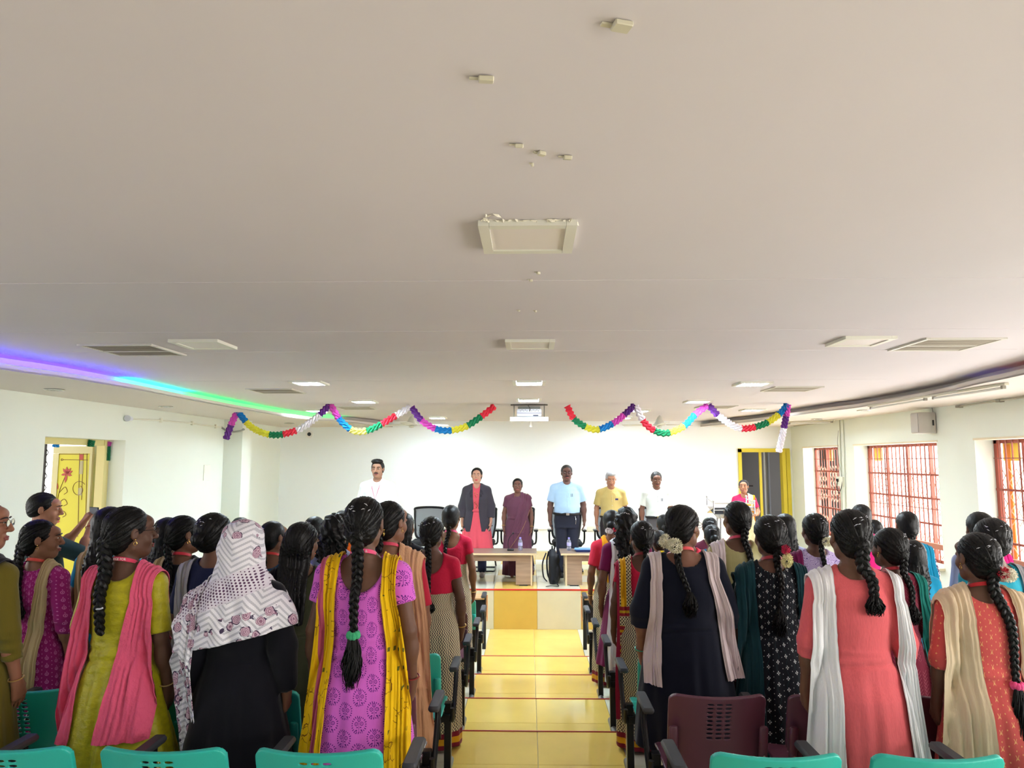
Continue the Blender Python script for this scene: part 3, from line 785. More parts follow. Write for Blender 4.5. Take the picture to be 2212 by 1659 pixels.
    for (sd, col, fr) in (bangle or ()):
        sh, el, wr, hd = J[sd]; c = wr + (el-wr)*fr; d = (el-wr)/np.linalg.norm(el-wr); u = np.cross(d, [0,1,0]); u /= np.linalg.norm(u); v = np.cross(d, u); r = .030+.010*fr+bulk*.1
        MB().tube([c+(u*math.cos(a)+v*math.sin(a))*r for a in np.linspace(0,2*PI,17)[:-1]], .0032, 6, closed=True).build('bangle', plain('bng%s' % (col,), col, metal=.4, rough=.3), root, True)
    if extras: extras(root, Hd, G, J)
    root['_f'] = 0; del root['_f']
    return root, G, Hd
def small_text(txt, size, loc, rot, mat, parent, name='lettering', ext=.0006):
    cu = bpy.data.curves.new(name, 'FONT'); cu.body = txt; cu.size = size; cu.extrude = ext; cu.align_x = 'CENTER'; cu.resolution_u = 2
    o = bpy.data.objects.new(name, cu); COL.objects.link(o); dg = bpy.context.evaluated_depsgraph_get(); me = bpy.data.meshes.new_from_object(o.evaluated_get(dg))
    bpy.data.objects.remove(o); me.materials.clear(); me.materials.append(mat)
    return link(name, me, parent, loc, rot)
LEGS = {}
def legs_mesh(sex, bulk, belly=0):
    k = (sex, bulk, belly)
    if k in LEGS: return LEGS[k]
    f = Field((-.28-bulk,-.20-bulk,.05), (.28+bulk,.2+bulk,.98), .014); w = .012 if sex == 'm' else .008
    tt = torso(sex, bulk, belly)
    e_ = .011 if sex == 'm' else .001
    f.prof([(z, a+e_, b+e_, c) for z, a, b, c in tt if z < .95]+[(.74,.150+bulk,.10+bulk,-.01)], .02)
    for sd in (-1, 1):
        f.cap((sd*.085, -.01, .78), (sd*.085, .0, .44), .086+bulk*.4+w*.4, .064+w, .02); f.cap((sd*.085, .0, .44), (sd*.085, -.012, .065), .062+w, .056+w, .02, end=-.0)
    def cr(V):
        o = np.zeros_like(V); o[:,1] = .004*np.sin(V[:,2]*30+V[:,0]*10)*(V[:,2] < .5); return o
    LEGS[k] = f.mesh('trousers', plain('skin', (120,82,62)), .5, cr); return LEGS[k]
# ------------------------------------------------------------ the room
STR = 'structure'
def struct(mb, name, mat, parent=None, smooth=False): return tag(mb.build(name, mat, parent, smooth), kind=STR)
M_wall = material('wall_paint', (230,234,224), rough=.75, spec=.2, bump=(3, (1,1,1), .06), var=(.8, (1,1,1), .02))
M_ceil = material('ceiling_paint', (215,208,210), rough=.85, spec=.1, bump=(5, (1,1,1), .12), var=(1.1, (1,.6,1), .025))
M_sof = material('soffit_paint', (216,208,202), rough=.8, spec=.15, bump=(4, (1,1,1), .06))
M_front = material('front_wall_paint', (248,252,252), rough=.7, spec=.2)
T = [(9.62-.99*k, .075*k) for k in range(0, 15)]      # front edge of each tier and its height
def edge(k): return 9.62-.99*k
def zt(k): return .075*k
AX = .052   # centre of the aisle
SY, SZ = 10.31, CZ-1.76
# tiers (slabs) under loose tiles
fl = MB()
for k in range(0, 15):
    y1 = edge(k) if k else SY; y0 = edge(k+1)
    fl.span((XL-.6, y0, -.3), (XR+.3, y1, zt(k)-.012))
fl.span((XL-.6, YB-.3, -.3), (XR+.3, edge(15), zt(14)-.012)); fl.span((XL-.6, SY, -.3), (XR+.3, YF+.3, SZ-.012))
M_grout = material('grout', (196,186,150), rough=.8)
floor = struct(fl, 'floor', M_grout)
def tile_mat(n, c, r=.07): return material(n, c, rough=r, spec=.5, var=(2.5, (1,1,1), .05), bump=(2, (1,1,1), .01))
T_yel = tile_mat('tile_yellow', (230,198,104)); T_yel2 = tile_mat('tile_pale_yellow', (230,194,104)); T_bei = tile_mat('tile_beige', (222,210,172)); T_whi = tile_mat('tile_white', (222,220,200)); T_deep = tile_mat('tile_deep_yellow', (208,170,80), .12); T_cream = tile_mat('tile_cream', (216,205,172), .12)
tile_cache = {}
def tile(x0, y0, x1, y1, z, mat, vertical=False):
    g = .0015
    if vertical: sx, sy, sz = x1-x0-2*g, .012, y1-y0-2*g; c = ((x0+x1)/2, z, (y0+y1)/2)
    else: sx, sy, sz = x1-x0-2*g, y1-y0-2*g, .012; c = ((x0+x1)/2, (y0+y1)/2, z-.006)
    key = (round(sx,4), round(sy,4), round(sz,4), mat.name)
    if key not in tile_cache: tile_cache[key] = MB().box((0,0,0), (sx,sy,sz), bev=.0015).me('tile', mat)
    return link('tile', tile_cache[key], floor, c)
for k in range(0, 10):
    y1 = edge(k) if k else SY-.006; y0 = edge(k+1); z = zt(k)
    ys = [(y1-.6, y1), (y0, y1-.6)] if k else [(SY-.55, y1), (y0, SY-.55)]
    m = T_yel2 if k < 3 else T_yel
    for (a, b) in ys:
        for i in (-1, 0): tile(AX+i*.6, a, AX+(i+1)*.6, b, z, m)
        tile(AX-1.2, a, AX-.6, b, z, T_whi); tile(AX+.6, a, AX+1.2, b, z, T_whi)
        if k in (4, 5, 6):
            for j in range(2, 7): tile(AX-.6-j*.6, a, AX-j*.6, b, z, T_whi); tile(AX+j*.6, a, AX+.6+j*.6, b, z, T_whi)
sf = MB()   # the hidden stretches of floor under the seats
for k in range(0, 15):
    if k in (4,5,6): continue
    y1 = edge(k) if k else SY-.01; y0 = edge(k+1) if k < 14 else YB
    x = AX+1.2 if k < 10 else AX-.6
    sf.span((AX+1.2 if k < 10 else AX, y0+.002, zt(k)-.013), (XR, y1-.002, zt(k)-.002)); sf.span((XL, y0+.002, zt(k)-.013), (AX-1.2 if k < 10 else AX, y1-.002, zt(k)-.002))
for k in (4,5,6): sf.span((AX+4.2, edge(k+1)+.002, zt(k)-.013), (XR, edge(k)-.002, zt(k)-.002)); sf.span((XL, edge(k+1)+.002, zt(k)-.013), (AX-4.2, edge(k)-.002, zt(k)-.002))
tag(sf.build('floor_tiling', T_whi, floor), kind='stuff')
M_red = material('nosing_red', (176,52,42), rough=.35)
for k in range(1, 10): struct(MB().box((AX-.05+(0 if k != 4 else .02), edge(k)-.004, zt(k)+.001), (1.42 if k in (3,4,1) else 1.3, .014, .010), bev=.003), 'trim_%d' % k, M_red)
struct(MB().box((AX, SY-.008, SZ-.010), (9.6, .016, .022), bev=.004), 'trim_10', material('stage_edge_red', (205,48,36), rough=.4))
# stage front and stage floor tiles
for i in range(-8, 9):
    x0 = AX+.05+(i-.0)*.6 - .6; tile(x0, 0.0, x0+.6, SZ-.016, SY-.006, T_deep if i % 2 == 0 else T_cream, True)
g5 = random.Random(5)
for j in range(7):
    for i in range(-8, 9):
        x0 = AX+.05+i*.6-.6; y0 = SY+j*.6; y1 = min(y0+.6, YF)
        if y1-y0 < .1: continue
        m = T_deep if (j == 6 or j == 5) else ((T_yel2 if (i % 2) == 0 else T_whi) if j % 2 == 0 else (T_bei if g5.random() < .5 else T_yel2 if g5.random() < .3 else T_whi))
        tile(x0, y0, x0+.6, y1, SZ, m)
# ceiling
struct(MB().span((XL-.6, YB-.3, ZCEIL), (XR+.4, YF+.3, ZCEIL+.15)), 'ceiling', M_ceil)
def strip_mesh(mb, pts, wallx, z0, z1):
    """slab between a curve and a wall"""
    n = len(pts); V = []
    for z in (z0, z1):
        V += [(p[0], p[1], z) for p in pts] + [(wallx, p[1], z) for p in pts]
    F = []
    for i in range(n-1):
        F += [(i, i+1, n+i+1, n+i), (2*n+i, 3*n+i, 3*n+i+1, 2*n+i+1), (i, 2*n+i, 2*n+i+1, i+1)]
    mb.add(V, F)
Lp = [at(*p, Z=ZSOF) for p in ((0,797),(150,818),(278,839),(420,866),(560,891),(650,904),(745,912))]
Rp = [at(*p, Z=ZSOF) for p in ((2212,809),(2100,833),(2002,856),(1855,880),(1780,889),(1707,899),(1640,909))]
Lc = curve3([(-3.6, YB, 0), (-3.95, -2, 0), (-3.55, 1, 0), (-3.9, 3.6, 0)] + [(p.x, p.y, 0) for p in Lp] + [(Lp[-1].x+.5, YF, 0)], 6)
Rc = curve3([(3.6, YB, 0), (3.9, -2, 0), (3.6, 1, 0), (3.55, 3.6, 0)] + [(p.x, p.y, 0) for p in Rp] + [(Rp[-1].x-.5, YF, 0)], 6)
for nm, c, wx, sg in (('ceiling_soffit', Lc, XL-.02, 1), ('ceiling_soffit', Rc, XR+.02, -1)):
    mb = MB(); strip_mesh(mb, c, wx, ZSOF, ZSOF+.014); so = struct(mb, nm, M_sof)
    V = []; F = []; n = len(c)
    for dx, z in ((0, ZSOF-.002), (0, ZSOF+.048), (-.014*sg, ZSOF+.048), (-.014*sg, ZSOF-.002)): V += [(p[0]+dx, p[1], z) for p in c]
    for i in range(n-1):
        for k in range(4): k2 = (k+1) % 4; F.append((k*n+i, k*n+i+1, k2*n+i+1, k2*n+i))
    MB().add(V, F).build('cove_lip', M_sof, so)
    # coloured light strips lying in the cove behind the lip
    V = []; F = []
    for dx, z in ((-.17*sg, ZSOF+.01), (-.17*sg, ZCEIL+.01), (-.20*sg, ZCEIL+.01), (-.20*sg, ZSOF+.01)): V += [(p[0]+dx, p[1], z) for p in c]
    for i in range(n-1):
        for k in range(4): k2 = (k+1) % 4; F.append((k*n+i, k2*n+i, k2*n+i+1, k*n+i+1))
    MB().add(V, F).build('cove_back', M_sof, so)
    if sg == 1: segs = [((-5, 4.2), (30,10,255), 24), ((4.2, 6.75), (34,14,255), 75), ((6.85, 8.3), (0,225,200), 13), ((8.3, 10.2), (0,230,110), 11), ((10.2, 13.0), (60,230,120), 8)]
    else: segs = [((4.2, 6.3), (255,70,80), .35), ((6.3, 7.0), (120,90,255), .5)]
    for (ya, yb), colr, st in segs:
        P = [(np.interp(y, c[:,1], c[:,0])-sg*.085, y, ZSOF+.040) for y in np.linspace(ya, yb, 12)]
        MB().tube(P, .007, 6).build('light_strip', material('led%s' % (colr,), colr, emit=st), so)
def downlight(px, py):
    p = at(px, py, Z=ZSOF-.001)
    e = empty('downlight', p, 0, None, 'ceiling light', 'round downlights in the lowered ceiling border')
    MB().lathe([(.085,0),(.09,-.004),(.085,-.009),(.07,-.010),(.066,-.002)], n=24).build('rim', plain('chrome', (190,190,188), metal=.8, rough=.25), e, True)
    MB().lathe([(.065,.0),(.065,-.004)], n=24).build('diffuser', plain('dl_diff', (200,200,195), rough=.5), e)
    return e
# walls
wl = MB(); DY0, DY1, DZ1 = 7.50, 9.02, CZ+.255
wl.span((XL-.5, YB, -.3), (XL, -3.6, ZCEIL)); LW = [(-3.6,-1.2), (0.2,2.6), (3.6,6.0)]; ys = [-3.6]
for i, (a, b) in enumerate(LW):
    wl.span((XL-.5, a, -.3), (XL, b, WZ0+.55)); wl.span((XL-.5, a, WZ1), (XL, b, ZCEIL)); nx = LW[i+1][0] if i < 2 else DY0
    wl.span((XL-.5, b, -.3), (XL, nx, ZCEIL))
wl.span((XL-.5, DY0, DZ1), (XL, DY1, ZCEIL)); wl.span((XL-.5, DY1, -.3), (XL, YF+.3, ZCEIL))
struct(wl, 'wall_left', M_wall)
struct(MB().span((XL, 11.95, 0), (-4.74, 12.35, ZSOF)), 'pillar', M_wall)
wr = MB(); y = YB
for (a, b) in sorted(WIN):
    wr.span((XR, y, -.3), (XR+.3, a, ZCEIL)); wr.span((XR, a, -.3), (XR+.3, b, WZ0)); wr.span((XR, a, WZ1), (XR+.3, b, ZCEIL)); y = b
wr.span((XR, y, -.3), (XR+.3, YF+.3, ZCEIL)); struct(wr, 'wall_right', M_wall)
FD0, FD1 = 4.20, 5.02; FDZ = at(1640, 972, Y=YF).z
wf = MB(); wf.span((XL-.5, YF, -.3), (FD0, YF+.2, ZCEIL)); wf.span((FD0, YF, FDZ), (XR+.3, YF+.2, ZCEIL)); wf.span((FD1+.14, YF, -.3), (XR+.3, YF+.2, FDZ)); wf.span((FD0, YF, -.3), (FD1+.14, YF+.2, SZ-.013))
struct(wf, 'wall_front', M_front)
struct(MB().span((XL-.5, YB-.2, -.3), (XR+.3, YB, ZCEIL)), 'wall_back', M_wall)
# daylight portals
def portal(loc, rot, sx, sy):
    o = area('daylight_opening', loc, rot, sx, sy, 1); o.data.cycles.is_portal = True
for (a, b) in LW: portal((XL-.45, (a+b)/2, (WZ0+.55+WZ1)/2), (0, -PI/2, 0), WZ1-WZ0-.55, b-a)
portal((XL-.48, (DY0+DY1)/2, 1.5), (0, -PI/2, 0), 2.2, DY1-DY0)
# windows with red-brown grilles
M_steel = material('window_steel', (152,76,60), rough=.5, bump=(30, (1,1,1), .1)); M_bar = material('grille_bar', (150,92,80), rough=.5); M_frm = material('window_cream', (226,214,186), rough=.6); M_lat = material('lattice_steel', (180,140,108), rough=.5)
bar_me = {}
for wi, (a, b) in enumerate(WIN):
    w = empty('window_%d' % (wi+1), (XR, (a+b)/2, WZ0)); tag(w, kind=STR); L = b-a; Hh = WZ1-WZ0; x = .24
    fr = MB()
    for yy in (-L/2+.03, L/2-.03): fr.box((x, yy, Hh/2), (.05,.05,Hh))
    for zz in (.02, Hh-.02): fr.box((x, 0, zz), (.05, L, .04))
    fr.build('frame', M_steel, w)
    MB().box((.06, 0, -.012), (.30, L+.06, .03), bev=.004).build('window_sill', M_frm, w)
    MB().box((.02, 0, Hh+.012), (.06, L+.04, .025), bev=.004).build('lintel_strip', M_frm, w)
    if wi > 2: continue
    nm_ = max(2, round(L/.55)); me = MB().box((0,0,Hh/2), (.040,.040,Hh)).me('mullion', M_steel)
    for i in range(1, nm_): link('mullion', me, w, (x, -L/2+L*i/nm_, 0))
    nb = round(L/.115); bm_ = MB().tube([(0,0,0),(0,0,Hh)], .010, 5).me('bar', M_bar)
    for i in range(1, nb): link('bar', bm_, w, (x-.03, -L/2+L*i/nb, 0))
    for zz in ((.50, .84, 1.16) if wi != 2 else (.42,1.02)): MB().box((x-.02, 0, zz), (.02, L, .026)).build('cross_rail', M_steel, w)
    for zz in (.25,.7,1.38): MB().box((x-.03, 0, zz), (.008, L, .010)).build('flat_rail', M_bar, w)
    if wi != 0: MB().box((x-.05, 0, .22), (.06, L, .07)).build('cross_rail', material('rail_brown', (170,110,90), rough=.6), w)
    # folding lattice shutter behind the bars
    la = MB(); dz = .16; dy = .13; z0, z1 = .62, 1.14
    n = int(L/dy)
    for i in range(n):
        for j in range(int((z1-z0)/dz)+1):
            y0 = -L/2+i*dy; zz = z0+j*dz
            for s_ in (-1, 1): la.tube([(x+.03, y0+(0 if s_ > 0 else dy), zz), (x+.03, y0+(dy if s_ > 0 else 0), zz+dz)], .0055, 4)
    for i in range(n):
        for j in range(2):
            y0 = -L/2+i*dy; zz = .05+j*dz
            for s_ in (-1, 1): la.tube([(x+.03, y0+(0 if s_ > 0 else dy), zz), (x+.03, y0+(dy if s_ > 0 else 0), zz+dz)], .006, 4)
    tag(la.build('folding_lattice', M_lat, w), kind='stuff')
    yb_ = MB().box((x+.06, L/2-.19 if wi else L/2-.5, Hh-.12), (.01, .26 if wi != 2 else .3, .24)); yb_.build('yellow_pane', material('pane_yellow', (245,225,90), rough=.4), w)
    if wi == 2: MB().box((x+.055, L/2-.12, Hh/2), (.01, .10, Hh-.1)).build('orange_strip', material('strip_orange', (235,150,60), rough=.5), w)
# left doorway: painted leaf standing open outwards
M_dfr = material('door_cream', (214,200,140), rough=.45); M_dy = material('door_yellow', (196,184,12), rough=.35, spec=.5)
d1 = empty('door_1', (XL-.31, DY1, 0)); tag(d1, kind=STR)
f_ = MB(); f_.box((.06,-.05,1.3), (.10,.10,2.6)); f_.box((.0,-.02,1.3),(.05,.05,2.55)); f_.span((-.02,-1.52,DZ1-.07),(.10,0,DZ1)); f_.box((.06,-1.49,1.3),(.10,.06,2.5)); f_.build('frame', M_dfr, d1)
lf = MB(); LWd = .52; lt = DZ1-.075
for (a, b) in (((-LWd,.0),(-LWd+.07,.03)), ((-.06,.0),(-.03,.03))): lf.span((a[0], -.12, .201), (b[0], -.08, lt-.091))
lf.span((-LWd,-.12,lt-.09),(-.03,-.08,lt)); lf.span((-LWd,-.12,.02),(-.03,-.08,.2)); leaf = lf.build('door_leaf', material('leaf_frame', (196,186,140), rough=.5), d1)
MB().span((-LWd+.07,-.108,.2),(-.06,-.094,lt-.09)).build('painted_panel', M_dy, leaf)
art = MB(); AC = lambda px, py: (lambda p: (p.x-(XL-.31), -.111, p.z))(at(px, py, Y=DY1-.111))
def aline(pts, r=.0035): art.tube(curve3([AC(*p) for p in pts], 5), r, 5)
for (a, b, c) in ((122,190,981),(134,190,993)): aline([(a+2,c),(b,c+.5)]); art.tube([tuple(np.array(AC(a,c))+np.array([.012*math.cos(q),0,.012*math.sin(q)])) for q in np.linspace(0,2*PI,13)[:-1]], .003, 5, closed=True)
for (x_, y0, y1) in ((172,973,1160),(180,973,1080),(188,973,1180)): aline([(x_,y0),(x_-2,(y0+y1)/2),(x_-4,y1)], .003)
aline([(143,1024),(134,1045),(127,1065),(123,1090),(122,1115)]); aline([(127,1065),(140,1052),(145,1062),(138,1068)]); aline([(124,1090),(138,1078),(145,1088),(137,1093)]); aline([(123,1118),(136,1104),(142,1112),(135,1117)])
sp_ = [(170+(16-t*1.0)*math.cos(t*.75+.6), 1057-(16-t*1.0)*math.sin(t*.75+.6)*1.15) for t in np.linspace(0, 9, 26)]; aline(sp_, .003)
art.build('painted_line', material('paint_brown', (110,70,30), rough=.5), leaf)
def petal(cx, cy, ang, L, w, mat):
    p = np.array(AC(cx, cy)); d = np.array([math.cos(ang),0,math.sin(ang)]); u = np.array([-d[2],0,d[0]]); V = []; 
    for s_ in (0,1):
        V += [tuple(p+d*L*t+u*w*math.sin(PI*t)*q+np.array([0,-.003*s_,0])) for t, q in ((0,0),(.3,1),(.6,1),(1,0),(.6,-1),(.3,-1))]
    F = [(6,7,8,9,10,11),(5,4,3,2,1,0)]+[(i,(i+1)%6,6+(i+1)%6,6+i) for i in range(6)]
    MB().add(V, F).build('painted_petal', mat, leaf)
pr = material('paint_red', (170,70,60), rough=.5); pg = material('paint_green', (60,120,50), rough=.5)
for a_, L_ in ((-.3,.07),(.5,.085),(1.0,.09),(1.6,.09),(2.2,.085),(3.3,.07),(4.6,.11)): petal(144,1024,a_,L_,.016,pr)
petal(125,1057,1.9,.11,.018,pr); petal(121,1072,2.2,.12,.02,pg)
for a_ in (.4,.8,1.2,1.6,2.0,2.4): petal(120,1130,a_,.06,.010,pr)
sq = MB(); c_ = AC(176,987); sq.box((c_[0], -.111, c_[2]), (.05,.004,.07)); sq.build('painted_square', pr, leaf)
sq = MB(); c_ = AC(176,1010); sq.box((c_[0], -.111, c_[2]), (.045,.004,.16)); c_ = AC(173,1062); sq.box((c_[0], -.111, c_[2]), (.05,.004,.09)); sq.build('painted_square', material('paint_grey', (170,160,120), rough=.5), leaf)
# outdoor folding gate seen past the leaf, and the ground outside
gt = empty('folding_gate', (XL-1.0, DY1+.3, 0), 0, 'dark folding metal gate beyond the open painted door at left', 'gate')
for i in range(5):
    MB().box((-.55+i*.085+(.0), 0, 1.3), (.02,.03,2.5)).build('gate_bar', plain('gate_dark', (40,34,34), rough=.5), gt)
lz = MB()
for i in range(5):
    for j in range(16): lz.tube([(-.60+i*.085, .0, .15+j*.15), (-.515+i*.085, 0, .30+j*.15)], .006, 4); lz.tube([(-.515+i*.085, .01, .15+j*.15), (-.60+i*.085, .01, .30+j*.15)], .006, 4)
tag(lz.build('gate_lattice', plain('gate_dark', (40,34,34)), gt), kind='stuff')
struct(MB().span((XL-3.2, 3, 2.75), (XL-.5, 14, 2.9)), 'ceiling_added_shade', M_wall); struct(MB().span((XL-8, 2, -.3), (XL-.5, 14, 0.0)), 'floor_outside', material('concrete', (170,165,155), rough=.8))  # unseen roof slab added outside so less daylight reaches the door leaf
# front doorway on the right with grey leaf
M_yf = material('door_frame_yellow', (214,196,62), rough=.45)
d2 = empty('door_2', (FD0, YF, SZ)); tag(d2, kind=STR); hD = FDZ-SZ; wD = FD1-FD0
f_ = MB(); f_.span((-.045,-.03,0),(.02,.1,hD+.02)); f_.span((-.045,-.03,hD-.045),(wD+.15,.1,hD+.03)); f_.span((wD-.01,-.06,0),(wD+.06,.1,hD)); f_.span((wD+.075,-.04,0),(wD+.15,.1,hD)); f_.build('frame', M_yf, d2)
MB().box((wD-.17, .42, hD/2), (.03, .78, hD-.06), R=Matrix.Rotation(-.42,3,'Z')).build('door_leaf', material('leaf_grey', (150,154,160), rough=.5), d2)
MB().box((wD-.40, .10, hD/2), (.05, .03, hD-.06)).build('leaf_edge', M_yf, d2)
MB().tube([(.10,.3,hD-.72),(.32,.3,hD-.72)], .012, 6).build('door_bolt', plain('bolt', (60,58,60), metal=.5), d2)
cr = MB(); cr.span((2.6, YF+2.0, -.3), (6.5, YF+2.2, ZCEIL)); cr.span((2.6,YF+.2,-.3),(2.8,YF+2,ZCEIL)); cr.span((6.3,YF+.2,-.3),(6.5,YF+2,ZCEIL)); cr.span((2.6,YF+.2,ZCEIL-.1),(6.5,YF+2.2,ZCEIL)); cr.span((2.6,YF+.2,-.3),(6.5,YF+2.2,SZ-.02))
struct(cr, 'wall_corridor', material('corridor_grey', (120,118,116), rough=.8))
for i_, yy in enumerate((.7957/(995-600)*1574, .7957/(995-757)*1574, .7957/(995-712)*1574, 7.2)): struct(MB().box((0, yy, ZCEIL-.0008), (7.0, .010, .0016)), 'trim_%d' % (11+i_), M_ceil)
# ceiling panels
def panel(px, py, on, label):
    c = at(px, py, Z=ZCEIL-.012); S = .33
    e = empty('ceiling_panel_light', (c.x, c.y, ZCEIL), 0, label, 'ceiling light', 'square ceiling panel lights')
    f_ = MB()
    for a in range(4):
        R_ = Matrix.Rotation(a*PI/2, 3, 'Z'); f_.box(R_ @ Vector((0, S/2-.018, -.010)), ((S if a % 2 else S-.074), .036, .020), R_)
    f_.build('frame', plain('panel_frame', (222,220,206), rough=.4), e)
    MB().box((0,0,-.009), (S-.06,S-.06,.010)).build('diffuser', plain('panel_on', (224,243,255), emit=140) if on else plain('panel_off', (226,218,212), rough=.4), e)
    return e
# ------------------------------------------------------------ fixtures on ceiling and walls
pl_on = ['left','middle','right']
for i, p in enumerate(PANEL_ON):
    lab = ['lit square panel light, left one of the row nearest the camera','lit square panel light right above the projector row, in the middle','lit square panel light on the right, nearest of the lit ones there','lit square panel light left of middle in the second lit row','lit square panel light directly above the ceiling projector','lit square panel light right of middle in the second lit row','lit square panel light at far left by the green cove glow','lit square panel light behind the white garland end, right of projector','lit square panel light above the red garland dip at right','small lit panel light far back above the left ceiling fan','small lit panel light far back left of the right ceiling fan'][i]
    panel(*p, True, lab)
for p, lab in zip(PANEL_OFF, ('large unlit square panel light nearest the camera, with peeling paint beside it','unlit square panel light in the middle of the ceiling, second from the camera','unlit square panel light beside the left air vent under the violet glow','unlit square panel light beside the right air vent')): panel(*p, False, lab)
for p in ((118,841),(358,878),(625,914)): downlight(*p)['label'] = {118:'round downlight in the left ceiling border, nearest the camera',358:'round downlight in the left ceiling border above the garland start',625:'round downlight at the far end of the left ceiling border'}[p[0]]
for p in ((1866,886),(1764,905)): downlight(*p)['label'] = {1866:'round downlight in the right ceiling border beside the long tube fitting',1764:'small round downlight near the far right corner of the border'}[p[0]]
# peeling paint along the near panel and crumbs of plaster
g = random.Random(3); pm = plain('peeling', (232,226,208), rough=.9)
pe = MB(); 
for i in range(70):
    x = 1036+210*g.random()**1.0; y = 474+g.random()*9 - (12*g.random() if x < 1075 else 0); c = at(x, y, Z=ZCEIL-.002); a = g.random()*6; w = .004+.010*g.random()
    d = Vector((math.cos(a), math.sin(a), 0)); u = Vector((-d.y, d.x, 0)); up = Vector((0,0,-.002-.005*g.random()))
    V = [c-d*w*1.6, c+u*w*.6, c+d*w*1.6+up, c-u*w*.6, c+up*1.3]; pe.add(V, [(0,1,4),(1,2,4),(2,3,4),(3,0,4),(0,3,2,1)])
e = empty('peeling_paint', at(1140,478,Z=ZCEIL), 0, 'flaking cream paint along the edge of the nearest unlit panel light', 'paint flakes')
o = pe.build('flakes', pm, e); o.matrix_parent_inverse = Matrix.Translation(-e.location); tag(o, kind='stuff')
mclip = plain('clip_plastic', (206,200,176), rough=.5)
for i, (x, y, s, rz, l) in enumerate(((1343,50,.035,.3,'square cream plastic clip stuck on ceiling, nearest the top edge'),(1050,166,.032,.1,'square cream plastic clip on the ceiling left of the centre line'),(1121,310,.022,.1,'small grey wire clip on ceiling, left one of the row of three'),(1170,327,.020,.5,'small twisted cream wire clip on ceiling, middle of the three'),(1226,336,.022,.2,'small cream wire clip on ceiling, right one of the three'),(1150,351,.008,0,'tiny white plaster knob on ceiling below the three clips'),(1163,587,.016,.7,'thin cream clip on the ceiling just beyond the near panel light'),(1147,603,.014,.2,'small square clip on the ceiling beyond the near panel light'),(1121,669,.012,.2,'tiny wire clip on ceiling left of the pair before the second panel'),(1157,670,.012,.6,'tiny wire clip on ceiling right of the pair before the second panel'))):
    c = at(x, y, Z=ZCEIL); R_ = Matrix.Rotation(rz, 3, 'Z') @ Matrix.Rotation(.22*(i % 3), 3, 'X')
    e = empty('cable_clip', c, 0, l, 'clip', 'clips left on the ceiling')
    MB().box((0,0,-.006), (s, s*.8, .010), R_, bev=.002).build('clip_body', mclip, e); MB().box((-s*.75,0,-.003), (s*.7, s*.3, .004), R_).build('clip_tab', mclip, e)
# air vents
mv = plain('vent_frame', (206,202,190), rough=.4); ms = plain('vent_slat', (178,168,152), rough=.35, metal=.35)
for (x, y, l) in ((-2.84,5.12,'large slatted ceiling air vent at left in the violet light'),(2.84,5.0,'large slatted ceiling air vent at right with brown glints'),(-2.88,8.2,'slatted ceiling air vent at left in front of green cove'),(2.9,8.1,'slatted ceiling air vent at right behind the lit panel'),(-2.6,10.9,'far slatted ceiling air vent at left above the garland peak'),(2.75,10.8,'far slatted ceiling air vent at right above the garland peak')):
    e = empty('air_vent', (x, y, ZCEIL), 0, l, 'air vent', 'slatted ceiling vents'); S = .52
    f_ = MB()
    for a in range(4): R_ = Matrix.Rotation(a*PI/2, 3, 'Z'); f_.box(R_ @ Vector((0, S/2-.012, -.006)), ((S if a % 2 else S-.05), .024, .012), R_)
    f_.build('frame', mv, e); MB().box((0,0,-.001), (S-.05,S-.05,.002)).build('backing', plain('vent_dark', (60,58,55)), e)
    sm = MB().box((0,0,0), (S-.05,.019,.002), Matrix.Rotation(.35,3,'X')).me('slat', ms)
    for i in range(18): link('slat', sm, e, (0, -S/2+.04+i*(S-.08)/17, -.006))
    MB().box((0,.03,-.010), (S-.04,.010,.006)).build('crossbar', mv, e)
# projector in its ceiling frame
c = at(1143, 873, Z=ZCEIL); Yp = c.y; e = empty('projector_cradle', (c.x, Yp, ZCEIL), 0, 'white projector cradle hanging from the ceiling on thin rods', 'projector mount')
k_ = 1574/Yp; h = lambda px: px/k_
MB().box((0,0,-h(2)), (h(80),.06,h(2.2))).build('mounting_plate', plain('pj_dark', (90,84,78), rough=.5), e)
for sx in (-1,1):
    for yy in (-.0,.26): MB().tube([(sx*h(33),yy,0),(sx*h(33),yy,-h(31))], .004, 6).build('rod', plain('rod', (110,108,100), metal=.6, rough=.4), e)
tr = MB().box((0,.12,-h(34)), (h(82),.40,h(5.5)), bev=.004); tr.box((0,-.08,-h(33)), (h(82),.012,h(9)), bev=.003); tr.build('tray', plain('pj_white', (245,245,242), rough=.4), e)
MB().lathe([(.010,0),(.012,-.03),(.022,-.06),(.024,-.075),(.012,-.082)], (h(3),.12,-h(37)), 12).build('hanging_knob', plain('pj_white', (245,245,242)), e, True)
pj = empty('projector', (c.x, Yp+.10, ZCEIL-h(30)), 0, 'white and grey projector resting in the ceiling cradle, back panel towards camera', 'projector')
pb = MB(); pb.box((0,0,h(11)), (h(53),.30,h(16)), bev=.012); pb.build('body', plain('pj_body', (222,226,234), rough=.4), pj, True)
MB().box((0,0,h(22)), (h(48),.28,h(6)), bev=.01).build('top_cover', plain('pj_grey', (120,124,122), rough=.5), pj, True)
MB().box((0,-.151,h(10)), (h(53),.004,h(1))).build('seam', plain('pj_blue', (110,112,150)), pj)
for i in range(11):
    MB().box((h(-19+i*3.6+(3 if i > 4 else 0)), -.152, h(15+(i % 2)*1.5)), (h(1.6),.004,h(1.2))).build('socket', plain('pj_sock', (70,66,70)), pj)
MB().box((h(14),-.152,h(5)), (h(11),.004,h(2.2))).build('exhaust_slot', plain('pj_slot', (60,58,80)), pj)
